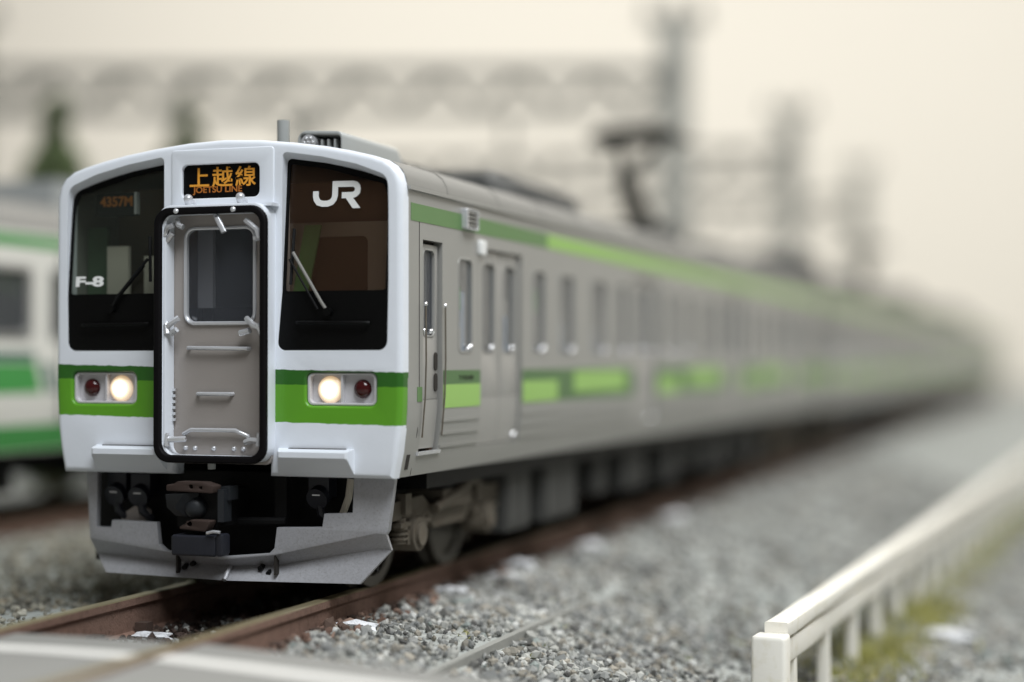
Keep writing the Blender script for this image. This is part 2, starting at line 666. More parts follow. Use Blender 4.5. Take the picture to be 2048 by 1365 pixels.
mid = [(-0.63, -0.035), (0.0, -0.03), (0.63, -0.035)]
rgt = [(0.80, -0.03), (1.5, -0.065), (2.5, -0.125), (3.3, -0.20)]
lft = [(-3.6, -0.06), (-0.80, -0.03)]
for seg in (mid, rgt, lft):
    road_strip(seg, -14, YR, 0.0, 'road', M['road'])
    road_strip([(x, z) for x, z in seg], -2.30, -2.12, 0.004 + 0.0, 'road_marking', M['line'])


# ------------------------------------------------------------------ ballast: loose stones
def stones(name, areas, tint):
    """real little stones scattered over the ground, joined into one mesh"""
    bm = bmesh.new()
    bmesh.ops.create_icosphere(bm, subdivisions=1, radius=1.0)
    bm.verts.ensure_lookup_table()
    bv = np.array([v.co[:] for v in bm.verts])
    bf = np.array([[v.index for v in f.verts] for f in bm.faces])
    bm.free()
    ps, sz = [], []
    for (x0, x1, y0, y1, per, s0, s1, keep) in areas:
        n = int((x1 - x0) * (y1 - y0) * per)
        x = rng.uniform(x0, x1, n)
        y = rng.uniform(y0, y1, n)
        k = keep(x, y)
        x, y = x[k], y[k]
        pch = 0.5 + 0.5 * np.sin(x * 2.3 + 1.7 * np.sin(y * 1.1)) * np.sin(y * 1.9 + 1.3 * np.sin(x * 1.7))
        kk = rng.random(len(x)) < 0.45 + 0.55 * pch
        x, y, pch = x[kk], y[kk], pch[kk]
        s = (s0 + (s1 - s0) * rng.random(len(x)) ** 1.8 * (0.55 + 0.6 * pch)) * np.where(rng.random(len(x)) < 0.06, 1.5, 1.0)
        z = gz(x, y) + rng.uniform(-0.015, 0.035, len(x))
        ps.append(np.stack([x, y, z], 1))
        sz.append(s)
    p = np.concatenate(ps)
    s = np.concatenate(sz)
    n = len(p)
    sc = rng.uniform(0.55, 1.15, (n, 1, 3)) * s[:, None, None] * 0.5
    v = bv[None] * (1 + rng.uniform(-0.28, 0.28, (n, 12, 1))) * sc
    a = rng.uniform(0, 6.28, n)
    t = rng.uniform(-0.7, 0.7, n)
    ca, sa, ct, st = np.cos(a), np.sin(a), np.cos(t), np.sin(t)
    x = v[..., 0]
    y = v[..., 1] * ct[:, None] - v[..., 2] * st[:, None]
    z = v[..., 1] * st[:, None] + v[..., 2] * ct[:, None]
    v = np.stack([x * ca[:, None] - y * sa[:, None], x * sa[:, None] + y * ca[:, None], z], -1) + p[:, None]
    V = v.reshape(-1, 3)
    F = (bf[None] + (np.arange(n) * 12)[:, None, None]).reshape(-1, 3)
    me = bpy.data.meshes.new(name)
    me.vertices.add(len(V))
    me.vertices.foreach_set('co', V.ravel())
    me.loops.add(F.size)
    me.loops.foreach_set('vertex_index', F.ravel().astype(np.int32))
    me.polygons.add(len(F))
    me.polygons.foreach_set('loop_start', (np.arange(len(F)) * 3).astype(np.int32))
    me.polygons.foreach_set('use_smooth', np.zeros(len(F), bool))
    me.update(calc_edges=True)
    col = tint(p, n)
    ca_ = me.color_attributes.new('stone_colour', 'FLOAT_COLOR', 'POINT')
    c4 = np.ones((n, 12, 4))
    c4[..., :3] = col[:, None, :]
    ca_.data.foreach_set('color', c4.ravel())
    m = bpy.data.materials.new('stone')
    nt, N, L, P = nodes_of(m)
    at = N.new('ShaderNodeVertexColor')
    at.layer_name = 'stone_colour'
    L.new(at.outputs[0], P.inputs['Base Color'])
    P.inputs['Roughness'].default_value = 0.8
    me.materials.append(m)
    o = bpy.data.objects.new(name, me)
    COL.objects.link(o)
    o['kind'] = 'stuff'
    return o


PAL = np.array([lin(c) for c in [(150, 149, 146), (166, 164, 158), (128, 128, 126), (186, 184, 178), (104, 102, 98), (158, 150, 138), (206, 204, 200), (140, 134, 124), (84, 82, 80), (146, 152, 148)]])
PRB = np.array([0.2, 0.17, 0.15, 0.13, 0.08, 0.09, 0.05, 0.08, 0.03, 0.02])
BRN = np.array([lin(c) for c in [(112, 88, 76), (98, 74, 62), (132, 108, 94), (84, 66, 56)]])


def tint(p, n):
    c = PAL[rng.choice(len(PAL), n, p=PRB / PRB.sum())]
    bcol = BRN[rng.integers(0, len(BRN), n)] * np.where((np.abs(p[:, 0]) < 0.66) & (p[:, 1] > -1.15 + rng.normal(0, 0.12, n)), 0.3, 1.0)[:, None]  # stones before the nose blackened: shade between the rails put into their colour
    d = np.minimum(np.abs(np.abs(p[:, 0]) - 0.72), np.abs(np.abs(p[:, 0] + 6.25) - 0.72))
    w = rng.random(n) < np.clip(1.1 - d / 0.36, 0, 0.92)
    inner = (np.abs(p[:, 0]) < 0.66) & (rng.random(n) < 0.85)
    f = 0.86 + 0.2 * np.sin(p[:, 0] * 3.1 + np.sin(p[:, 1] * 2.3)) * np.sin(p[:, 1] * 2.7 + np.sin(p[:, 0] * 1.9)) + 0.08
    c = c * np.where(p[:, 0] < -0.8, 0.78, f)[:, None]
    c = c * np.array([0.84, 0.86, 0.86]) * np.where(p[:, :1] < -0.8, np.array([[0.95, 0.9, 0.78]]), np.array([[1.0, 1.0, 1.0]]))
    return np.where((w | inner)[:, None], bcol, c)


def off_rail(x, y):
    k = np.ones(len(x), bool)
    for c in (0.0, -6.25):
        k &= np.abs(np.abs(x - c) - 0.725) > 0.075
    k &= ~((y < YR + 0.02) & (np.abs(x) < 3.35))
    k &= ~((np.abs(x - 1.92) < 0.06) & (y > -0.9) & (y < 4.1))
    return k


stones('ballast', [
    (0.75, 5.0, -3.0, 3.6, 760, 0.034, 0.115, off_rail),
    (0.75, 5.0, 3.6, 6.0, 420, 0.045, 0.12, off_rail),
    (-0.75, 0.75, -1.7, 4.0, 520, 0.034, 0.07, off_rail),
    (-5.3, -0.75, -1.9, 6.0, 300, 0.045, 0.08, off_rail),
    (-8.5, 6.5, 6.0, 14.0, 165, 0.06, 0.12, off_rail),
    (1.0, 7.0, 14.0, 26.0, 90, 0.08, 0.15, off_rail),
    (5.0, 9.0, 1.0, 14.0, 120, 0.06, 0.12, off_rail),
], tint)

b = MB()
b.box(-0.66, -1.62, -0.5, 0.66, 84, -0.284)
o = b.build('shaded_track_bed', M['bed'], None, 0)  # near-black strip that paints in the shade between the rails
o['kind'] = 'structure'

# ------------------------------------------------------------------ tracks
RAIL = [(-0.115, -0.32), (0.115, -0.32), (0.115, -0.285), (0.03, -0.255), (0.028, -0.085), (0.05, -0.06), (0.05, -0.008), (0.042, 0.0), (-0.042, 0.0), (-0.05, -0.008), (-0.05, -0.06), (-0.028, -0.085), (-0.03, -0.255), (-0.115, -0.285)]


def track(x0, label, sl, y0=-12, y1=90):
    t = thing('railway_track', label, 'track', (x0, 0, 0), 'model railway tracks')
    for s in (-1, 1):
        b = MB()
        b.loft([[(s * 0.725 + u, y, v) for u, v in RAIL] for y in (y0, y1)])
        o = b.build('rail', M['railside'], t, 30)
        o.data.materials.append(M['rail'])
        for p in o.data.polygons:
            c = p.center
            if p.normal.z > 0.3 and c.z > -0.02:
                p.material_index = 1
    b = MB()
    b.box(-1.15, -0.13, -0.42, 1.15, 0.13, -0.285)
    for q_ in (-1, 1):
        b.box(q_ * 0.79, -0.05, -0.285, q_ * 0.89, 0.05, -0.165)
        b.box(q_ * 0.57, -0.05, -0.285, q_ * 0.67, 0.05, -0.19)
    first = None
    y, ye, st = sl
    while y < ye:
        if first is None:
            first = b.build('sleeper', M['sleeper'], t, 0)
            o = first
        else:
            o = first.copy()
            COL.objects.link(o)
        o.location = (0, y, 0)
        y += st
    return t


track(0, 'rusty brown railway track under the grey and green train', (-1.4, 40, 0.66))
track(-6.25, 'railway track under the parked white train beside the main line', (0.5, 24, 0.66))

b = MB()
b.loft([[(1.93 - w, y, -0.5), (1.93 + w, y, -0.5), (1.93 + w, y, z), (1.93 - w, y, z)] for y, w, z in ((-0.75, 0.03, -0.325), (1.5, 0.032, -0.325), (3.3, 0.026, -0.345))])
tag(b.build('cable_trough', M['trough'], None, 30), 'thin grey concrete strip lying along the gravel beside the track', 'cable trough')


# ------------------------------------------------------------------ passenger car body
def lower_strip(b, sx, y0, y1, z0, z1, out=0.0, th=0.05):
    n = 7
    rings = []
    for k in range(n):
        z = z0 + (z1 - z0) * k / (n - 1)
        x = xprof(z) + out
        rings.append([(sx * x, y0, z), (sx * x, y1, z), (sx * (x - th), y1, z), (sx * (x - th), y0, z)])
    b.loft(rings)


ROOFP = [(1.465, 3.07), (1.455, 3.14), (1.42, 3.205), (1.35, 3.26), (1.22, 3.303), (1.0, 3.352), (0.75, 3.398), (0.5, 3.434), (0.25, 3.456), (0, 3.465)]
WZ0, WZ1 = 1.86, 2.61


def car_side(car, sx, y0, y1, doors, wins, crew=None, wide=0.52):
    """one side: body sheet with openings, windows with panes, pairs of sliding doors"""
    holes = []
    for d in doors:
        holes.append(rrect(d - wide, 1.5, d + wide, 2.72, 0.0))
    if crew:
        holes.append(rrect(crew[0], 1.5, crew[1], 2.705, 0.0))
    for a, c in wins:
        holes.append(rrect(a, WZ0, c, WZ1, 0.06, 3))
    b = MB()
    # door openings reach the lower edge of the upper sheet: build the sheet as one outline with notches
    ops = sorted([(d - wide, d + wide, 2.72) for d in doors] + ([(crew[0], crew[1], 2.705)] if crew else []))
    out = [(y0, 1.5)]
    for a, c, zt in ops:
        out += [(a, 1.5), (a, zt), (c, zt), (c, 1.5)]
    out += [(y1, 1.5), (y1, 3.07), (y0, 3.07)]
    b.plate(out, [rrect(a, WZ0, c, WZ1, 0.06, 3) for a, c in wins], SIDE(sx), 0.05)
    y = y0
    for a, c, zt in ops + [(y1, y1, 0)]:
        if a > y:
            lower_strip(b, sx, y, a, 0.935, 1.5)
        if c > a:
            lower_strip(b, sx, a, c, 0.935, 1.10)
        y = c
    side = b.build('side_panel', M['steel'], car, 30)
    # ribs pressed into the lower side
    b = MB()
    y = y0 + 0.08 if not crew else crew[1]
    for a, c, zt in [o_ for o_ in ops if not crew or o_[0] > crew[0]] + [(y1, y1, 0)]:
        for z in (1.335, 1.235, 1.135):
            if a > y + 0.1:
                lower_strip(b, sx, y + 0.02, a - 0.02, z - 0.011, z + 0.011, 0.009, 0.012)
        y = c
    b.build('rib', M['steel'], side, 30)
    b = MB()
    b.box(sx * (HW - 0.01), y0, 3.055, sx * (HW + 0.022), y1, 3.082)
    b.build('gutter', M['steel'], car, 0)
    # windows
    for a, c in wins:
        b = MB()
        o_ = rrect(a - 0.008, WZ0 - 0.008, c + 0.008, WZ1 + 0.008, 0.07, 4)
        h_ = rrect(a + 0.010, WZ0 + 0.012, c - 0.010, WZ1 - 0.010, 0.055, 4)
        b.plate(o_, [h_], SIDE(sx, 0.004), 0.045, 0.004, 2)
        w = b.build('window', M['steel'], car, 40)
        b = MB()
        b.plate(h_, [], SIDE(sx, -0.012), 0.01)
        b.build('pane', M['paneglass'], w, 0)
        if sx > 0 and a < 9:
            b = MB()
            b.dome((HW - 0.008, c - 0.045, WZ0 + 0.045), (1, 0, 0), 0.027, 0.030, 14, 5)
            b.dome((HW - 0.008, c - 0.105, WZ0 + 0.030), (1, 0, 0), 0.016, 0.020, 12, 4)
            b.build('glint_bead', M['chrome'], w, 60)  # beads added to make the bright glints at the window corners
    # sliding doors
    for d in doors:
        for s in (-1, 1):
            a, c = (d - wide + 0.012, d - 0.006) if s < 0 else (d + 0.006, d + wide - 0.012)
            wm = (a + c) / 2
            h_ = rrect(wm - 0.15, WZ0, wm + 0.15, WZ1, 0.07, 4)
            b = MB()
            b.plate(rrect(a, 1.5, c, 2.712), [h_], SIDE(sx, -0.028), 0.04, 0.006, 2)
            lower_strip(b, sx, a, c, 1.108, 1.5, -0.028, 0.04)
            leaf = b.build('sliding_door', M['door'], car, 30)
            if sx > 0 and d < 9 and s > 0:
                b = MB()
                b.dome((xprof(1.15) - 0.03, c - 0.07, 1.15), (1, 0, 0), 0.03, 0.034, 14, 5)
                b.build('door_glint_bead', M['chrome'], leaf, 60)  # bead added only for a bright highlight dot at the door bottom
            b = MB()
            b.plate(rrect(wm - 0.158, WZ0 - 0.008, wm + 0.158, WZ1 + 0.008, 0.08, 4), [rrect(wm - 0.143, WZ0 + 0.008, wm + 0.143, WZ1 - 0.008, 0.065, 4)], SIDE(sx, -0.024), 0.03, 0.004, 2)
            fr = b.build('window_frame', M['steel'], leaf, 40)
            if sx > 0 and d < 9:
                b = MB()
                b.dome((HW - 0.045, wm + 0.10, WZ0 + 0.045), (1, 0, 0), 0.026, 0.030, 14, 5)
                b.build('glint_bead', M['chrome'], leaf, 60)  # added bead for the glint in the door window
            b = MB()
            b.plate(rrect(wm - 0.14, WZ0 + 0.01, wm + 0.14, WZ1 - 0.01, 0.05, 4), [], SIDE(sx, -0.045), 0.01)
            b.build('pane', M['paneglass'], leaf, 0)
    return side


def band(car, sx, y0, y1, z0, z1, m, out=0.003, name='stripe'):
    b = MB()
    n = 4
    rings = []
    for k in range(n):
        z = z0 + (z1 - z0) * k / (n - 1)
        x = xprof(z) + out
        rings.append([(sx * x, y0, z), (sx * x, y1, z), (sx * (x - 0.006), y1, z), (sx * (x - 0.006), y0, z)])
    b.loft(rings)
    return b.build(name, m, car, 30)


def car_roof(car, y0, y1, m=None):
    prof = ROOFP + [(-x, z) for x, z in ROOFP[-2::-1]]
    b = MB()
    inn = [(x * 0.96, z - 0.05) for x, z in prof][::-1]
    b.loft([[(x, y, z) for x, z in prof + inn] for y in (y0, y1)])
    r = b.build('roof', m or M['roof'], car, 30)
    b = MB()
    for k in range(int((y1 - y0) / 1.2)):
        yy = y0 + 0.8 + k * 1.2
        b.loft([[(x * 1.001, y, z + q) for x, z in prof for q in (0.008,)] + [(x, y, z - 0.01) for x, z in prof[::-1]] for y in (yy, yy + 0.04)])
    b.build('roof_rib', m or M['roof'], r, 40)
    return r


def wheel_mesh():
    b = MB()
    prof = [(0.0, -0.06), (0.12, -0.075), (0.14, -0.03), (0.34, -0.03), (0.345, -0.06), (0.43, -0.06), (0.43, 0.03), (0.475, 0.045), (0.475, 0.07), (0.0, 0.07)]
    n = 28
    rings = [[(u, r_ * math.cos(2 * math.pi * i / n), 0.43 + r_ * math.sin(2 * math.pi * i / n)) for i in range(n)] for r_, u in [(max(r_, 0.004), u) for r_, u in prof]]
    b.loft(rings)
    return b


def make_bogie(car, yc, wb=0.80, bm_='bogie'):
    b = MB()
    X = 1.06
    for s in (-1, 1):
        x0, x1 = s * (X - 0.06), s * (X + 0.06)
        # frame: dropped centre with raised ends
        pr = [(-wb - 0.42, 0.56), (-wb + 0.30, 0.56), (-wb + 0.45, 0.44), (wb - 0.45, 0.44), (wb - 0.30, 0.56), (wb + 0.42, 0.56), (wb + 0.42, 0.70), (wb - 0.2, 0.72), (wb - 0.38, 0.62), (-wb + 0.38, 0.62), (-wb + 0.2, 0.72), (-wb - 0.42, 0.70)]
        b.loft([[(x, yc + u, v) for u, v in pr] for x in (x0, x1)])
        b.box(s * (X - 0.18), yc - 0.32, 0.60, s * (X + 0.13), yc + 0.32, 0.74)
        for q in (-1, 1):
            b.box(s * (X + 0.02), yc + q * wb - 0.31, 0.50, s * (X + 0.09), yc + q * wb + 0.31, 0.535)
            b.box(s * (X + 0.02), yc + q * wb - 0.24, 0.60, s * (X + 0.10), yc + q * wb - 0.12, 0.76)
    b.box(-0.95, yc - 0.22, 0.42, 0.95, yc + 0.22, 0.66)
    bg_ = b.build('bogie', M[bm_], car, 30)
    for s in (-1, 1):
        b = MB()
        b.cyl((s * (X - 0.16), yc, 0.72), (s * (X - 0.16), yc, 0.93), 0.26, 20, 0.24)
        b.build('air_spring', M['darkunit'], bg_, 40)
        b = MB()
        b.cyl((s * (X + 0.10), yc - 0.45, 0.60), (s * (X + 0.14), yc + 0.36, 0.80), 0.045, 10)
        b.build('damper', M[bm_], bg_, 40)
    first_w = first_a = None
    for s in (-1, 1):
        for q in (-1, 1):
            o = wheel_mesh().build('wheel', M['wheel'], bg_, 40)
            o.location = (s * 0.725, yc + q * wb, 0)
            if s > 0:
                o.rotation_euler = (0, 0, math.pi)
            b = MB()
            y = yc + q * wb
            b.cyl((s * (X - 0.1), y, 0.43), (s * (X + 0.12), y, 0.43), 0.135, 16)
            b.cyl((s * (X + 0.12), y, 0.43), (s * (X + 0.15), y, 0.43), 0.09, 12)
            b.box(s * (X - 0.06), y - 0.17, 0.36, s * (X + 0.09), y + 0.17, 0.47)
            for dy in (-0.2, 0.2):
                b.cyl((s * (X + 0.02), y + dy, 0.37), (s * (X + 0.02), y + dy, 0.57), 0.062, 10)
                for zz in (0.40, 0.44, 0.48, 0.52):
                    b.cyl((s * (X + 0.02), y + dy, zz), (s * (X + 0.02), y + dy, zz + 0.018), 0.078, 10)
            b.build('axle_box', M[bm_], bg_, 40)
    for q in (-1, 1):
        b = MB()
        b.cyl((-0.7, yc + q * wb, 0.43), (0.7, yc + q * wb, 0.43), 0.07, 10)
        b.build('axle', M['wheel'], bg_, 40)
        for s in (-1, 1):
            b = MB()
            y = yc + q * (wb + 0.50)
            b.box(s * 0.68, y - 0.05, 0.16, s * 0.78, y + 0.05, 0.52)
            b.box(s * (X - 0.03), y - 0.03, 0.55, s * (X + 0.03), y + 0.03, 0.68)
            b.box(s * 0.68, y - 0.04, 0.50, s * (X + 0.02), y + 0.04, 0.58)
            b.build('brake_gear', M[bm_], bg_, 30)
    return bg_


def equipment(car, items):
    for (sx, y0, y1, z0, x0, x1, m) in items:
        b = MB()
        pts = rrect(y0, z0, y1, 0.93, 0.03, 2)
        b.plate(pts, [], lambda u, v, d: (sx * (x1 - d), u, v), x1 - x0, 0.02, 2)
        if y1 - y0 > 0.5:
            for k in range(2):
                a = y0 + 0.06 + k * (y1 - y0 - 0.06) / 2
                c = a + (y1 - y0) / 2 - 0.09
                b.plate(rrect(a, z0 + 0.06, c, 0.84, 0.02, 2), [], lambda u, v, d: (sx * (x1 + 0.012 - d), u, v), 0.02, 0.005, 1)
        b.build('equipment_box', M[m], car, 30)


def interior(car, y0, y1, doors, gap):
    b = MB()
    b.box(-1.36, y0, 1.08, 1.36, y1, 1.12)
    b.box(-1.36, y0, 3.0, 1.36, y1, 3.03)
    b.build('floor', M['cabgrey'], car, 0)
    ds = [y0 - 0.3] + list(doors) + [y1 + 0.3]
    for a, c in zip(ds[:-1], ds[1:]):
        if c - a < 1.9:
            continue
        for sx in (-1, 1):
            b = MB()
            f = lambda u, v, d: (sx * u, d, v)
            pr = rpoly([(1.37, 1.12), (0.95, 1.12), (0.86, 1.5), (1.2, 1.54), (1.27, 1.96), (1.37, 1.96)], 0.03, 2)
            b.loft([[(sx * u, y, v) for u, v in pr] for y in (a + 0.72, c - 0.72)])
            b.build('seat', M['bluegrey'], car, 30)


def std_equipment(flip=0):
    L_ = []
    spec = [(4.15, 5.2, .25, 'box'), (5.9, 6.3, .38, 'darkbox'), (7.0, 8.0, .34, 'darkbox'), (8.9, 9.6, .30, 'darkbox'), (10.1, 10.6, .42, 'darkbox'), (11.3, 12.4, .32, 'darkbox'), (13.1, 13.8, .36, 'darkbox'), (14.4, 15.1, .32, 'darkbox')]
    for a, c, z, m in spec:
        for sx in (1, -1):
            L_.append((sx, a, c, z, 0.45, 1.20, m))
    return L_


def ac_unit(car, y0, y1, m='darkunit', hw=0.62, z1=3.80):
    b = MB()
    pr = rpoly([(-hw - 0.08, 3.40), (hw + 0.08, 3.40), (hw, z1), (-hw, z1)], [0, 0, 0.14, 0.14], 4)
    b.loft([[(u * k, y, 3.4 + (v - 3.4) * q) for u, v in pr] for y, k, q in ((y0, 0.9, 0.8), (y0 + 0.12, 1, 1), (y1 - 0.12, 1, 1), (y1, 0.9, 0.8))])
    a = b.build('air_conditioner', M[m], car, 35)
    b = MB()
    yy = y0 + 0.5
    while yy < y1 - 0.5:
        b.box(hw * 0.75, yy, 3.52, hw + 0.055, yy + 0.05, z1 - 0.13)
        b.box(-hw - 0.055, yy, 3.52, -hw * 0.75, yy + 0.05, z1 - 0.13)
        yy += 0.12
    b.build('grille', M['blackmatt'], a, 0, kind='stuff')
    for y in ((y0 + y1) / 2 - 0.7, (y0 + y1) / 2 + 0.7):
        b = MB()
        b.cyl((0, y, z1 - 0.02), (0, y, z1 + 0.03), 0.38, 24)
        b.build('fan_cover', M['darkunit'], a, 30)
    return a


def pantograph(car, yc):
    """single-arm current collector, raised"""
    b = MB()
    for x in (-0.5, 0.5):
        b.box(x - 0.04, yc - 0.7, 3.62, x + 0.04, yc + 0.5, 3.70)
        for y in (yc - 0.6, yc + 0.4):
            b.cyl((x, y, 3.40), (x, y, 3.63), 0.08, 10, 0.05)
    b.box(-0.54, yc - 0.66, 3.64, 0.54, yc - 0.56, 3.72)
    b.box(-0.54, yc + 0.36, 3.64, 0.54, yc + 0.46, 3.72)
    pn = b.build('pantograph', M['darkunit'], car, 30)
    b = MB()
    b.tube([(0, yc + 0.35, 3.72), (0, yc - 0.1, 3.95), (0, yc - 0.78, 4.32)], 0.16, 8)
    b.tube([(0.12, yc + 0.2, 3.72), (0.12, yc - 0.75, 4.22)], 0.03, 6)
    b.build('lower_arm', M['pantodark'], pn, 40)
    b = MB()
    b.tube([(0, yc - 0.80, 4.32), (-0.18, yc - 0.30, 4.66), (-0.3, yc - 0.06, 4.96)], 0.07, 8)
    b.tube([(0, yc - 0.80, 4.32), (0.18, yc - 0.30, 4.66), (0.3, yc - 0.06, 4.96)], 0.07, 8)
    b.build('upper_arm', M['pantodark'], pn, 40)
    b = MB()
    hp = [(-0.70, 5.00), (-0.50, 5.11), (-0.3, 5.14), (0.3, 5.14), (0.50, 5.11), (0.70, 5.00), (0.66, 4.94), (0.48, 4.97), (0.3, 4.98), (-0.3, 4.98), (-0.48, 4.97), (-0.66, 4.94)]
    for q0, q1 in ((-0.26, -0.06), (0.06, 0.26)):
        b = MB()
        b.loft([[(u, yc + q_, v) for u, v in hp] for q_ in (q0 * 1.5, q1 * 1.5)])
        b.build('collector_strip', M['pantodark'], pn, 30)
    b = MB()
    b.box(-0.34, yc - 0.27, 4.94, -0.27, yc + 0.27, 5.035)
    b.box(0.27, yc - 0.27, 4.94, 0.34, yc + 0.27, 5.035)
    b.box(-0.3, yc - 0.03, 4.95, 0.3, yc + 0.03, 5.0)
    b.build('head_frame', M['pantodark'], pn, 0)
    return pn


DOORS = [2.19, 7.0, 11.8, 16.6]


def std_windows(first):
    w = []
    for d in first:
        w += [(d + 0.83, d + 1.18), (d + 1.62, d + 2.08), (d + 2.68, d + 3.20), (d + 3.62, d + 3.98)]
    return w


# ------------------------------------------------------------------ leading car
lead = thing('train_car', 'leading grey car with white cab front, glowing headlights and black windscreens', 'train car', (0, 0, 0), 'cars of the grey and green train')
WINS = [(1.155, 1.47)] + std_windows(DOORS[:3]) + [(17.45, 17.8), (18.3, 18.8), (19.0, 19.4)]
car_side(lead, 1, 0.118, 19.7, DOORS, WINS, (0.41, 0.81))
car_side(lead, -1, 0.118, 19.7, DOORS, WINS[1:], (0.41, 0.81))
car_roof(lead, 0.118, 19.7)
make_bogie(lead, 1.85)
make_bogie(lead, 17.4)
equipment(lead, [(1, 3.05, 3.72, .25, .6, 1.2, 'box'), (-1, 3.05, 3.72, .25, .6, 1.2, 'box')] + std_equipment())
interior(lead, 1.4, 19.6, DOORS, 0)
b = MB()
b.box(-1.3, 0.9, 0.80, 1.3, 19.6, 0.99)
b.build('underframe', M['blackmatt'], lead, 0)
# bands on the sides
for sx in (1, -1):
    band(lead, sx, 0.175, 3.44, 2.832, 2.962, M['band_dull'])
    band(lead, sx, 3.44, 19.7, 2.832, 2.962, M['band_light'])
    band(lead, sx, 0.83, 1.65, 1.612, 1.722, M['band_dark'])
    band(lead, sx, 0.83, 1.65, 1.43, 1.612, M['band_light'])
    for k, d in enumerate(DOORS):
        a = d + 0.53
        c = (DOORS[k + 1] - 0.53) if k < 3 else 19.7
        band(lead, sx, a, c, 1.43, 1.722, M['band_dark'])
        band(lead, sx, a + 0.01, a + 1.02, 1.432, 1.62, M['band_light'], 0.006)  # lighter rectangles: reflected light put into the band colour
        band(lead, sx, a + 1.55, c - 0.35, 1.50, 1.70, M['band_light'], 0.006)
# small builder's lettering on the dark band
text_mesh('lettering', 'クハ210-3059', 0.05, (xprof(1.66) + 0.005, 1.32, 1.665), M['gap'], lead, 0.33, 0.001, rot=(R(90), 0, R(90)))
# crew door
for sx in (1, -1):
    b = MB()
    h_ = rrect(0.49, 1.98, 0.72, 2.64, 0.05, 4)
    b.plate(rrect(0.435, 1.5, 0.785, 2.68), [h_], SIDE(sx, -0.03), 0.04, 0.008, 2)
    lower_strip(b, sx, 0.435, 0.785, 1.13, 1.5, -0.03, 0.04)
    cd = b.build('crew_door', M['door'], lead, 30)
    b = MB()
    lower_strip(b, sx, 0.40, 0.82, 1.10, 2.705, -0.075, 0.02)
    b.build('door_recess', M['gap'], lead, 0)
    b = MB()
    b.plate(rrect(0.482, 1.972, 0.728, 2.648, 0.06, 4), [rrect(0.497, 1.988, 0.713, 2.632, 0.045, 4)], SIDE(sx, -0.026), 0.03, 0.004, 2)
    b.build('window_frame', M['steel'], cd, 40)
    for y_ in (0.53, 0.67):
        b = MB()
        b.dome((sx * (HW - 0.045), y_, 2.02), (sx, 0, 0), 0.022, 0.026, 12, 5)
        b.build('glint_bead', M['chrome'], cd, 60)  # added beads for the glints on the crew door window
    b = MB()
    b.plate(h_, [], SIDE(sx, -0.048), 0.012)
    b.build('pane', M['doorglass'], cd, 0)
    b = MB()
    b.plate(rrect(0.70, 1.72, 0.765, 1.86, 0.03), [], SIDE(sx, -0.022), 0.012)
    b.plate(rrect(0.70, 1.56, 0.765, 1.70, 0.03), [], SIDE(sx, -0.022), 0.012)
    b.build('handle', M['gap'], cd, 30)
    for y in (0.41, 0.81):
        b = MB()
        b.tube([(sx * (HW + 0.025), y, 2.22), (sx * (HW + 0.028), y, 1.8), (sx * (HW + 0.02), y, 1.52), (sx * (xprof(1.2) + 0.02), y, 1.22)], 0.007, 6)
        hr_ = b.build('handrail', M['bogie'], lead, 40)
        b = MB()
        b.dome((sx * (HW + 0.02), y, 2.22), (sx, 0, 0), 0.018, 0.02, 10, 4)
        b.build('rail_bracket', M['chrome'], hr_, 40)
    b = MB()
    lower_strip(b, sx, 0.38, 0.84, 1.085, 1.112, 0.016, 0.03)
    b.build('door_sill', M['silver'], lead, 30)
    # louvred lamp box over the band
    b = MB()
    b.plate(rrect(1.22, 2.845, 1.50, 3.01, 0.015), [rrect(1.26, 2.86, 1.475, 2.995, 0.01)], SIDE(sx, 0.05), 0.06, 0.008, 2)
    lv = b.build('side_louvre', M['silver'], lead, 30)
    for k in range(4):
        b = MB()
        z = 2.872 + k * 0.034
        b.box(sx * (HW + 0.012), 1.25, z, sx * (HW + 0.046), 1.48, z + 0.014)
        b.build('slat', M['steel'], lv, 0)
    b = MB()
    b.box(sx * (HW + 0.002), 1.25, 2.855, sx * (HW + 0.012), 1.48, 3.0)
    b.build('louvre_back', M['gap'], lv, 0)
    b = MB()
    b.plate(rrect(1.60, 2.66, 1.74, 2.78, 0.02), [], SIDE(sx, 0.03), 0.035, 0.01, 2)
    b.build('door_lamp', M['decal'], lead, 30)
    b = MB()
    lower_strip(b, sx, 0.335, 0.343, 0.94, 2.9, 0.002, 0.01)
    b.build('panel_seam', M['gap'], lead, 0)
    b = MB()
    b.plate(rrect(0.30, 1.49, 0.39, 1.60), [], SIDE(sx, 0.004), 0.006)
    b.build('number_plate', M['band_dull'], lead, 0)
    b = MB()
    b.plate(rrect(0.20, 0.99, 0.26, 1.10), [], SIDE(sx, 0.004), 0.006)
    b.build('jack_cover', M['gap'], lead, 0)
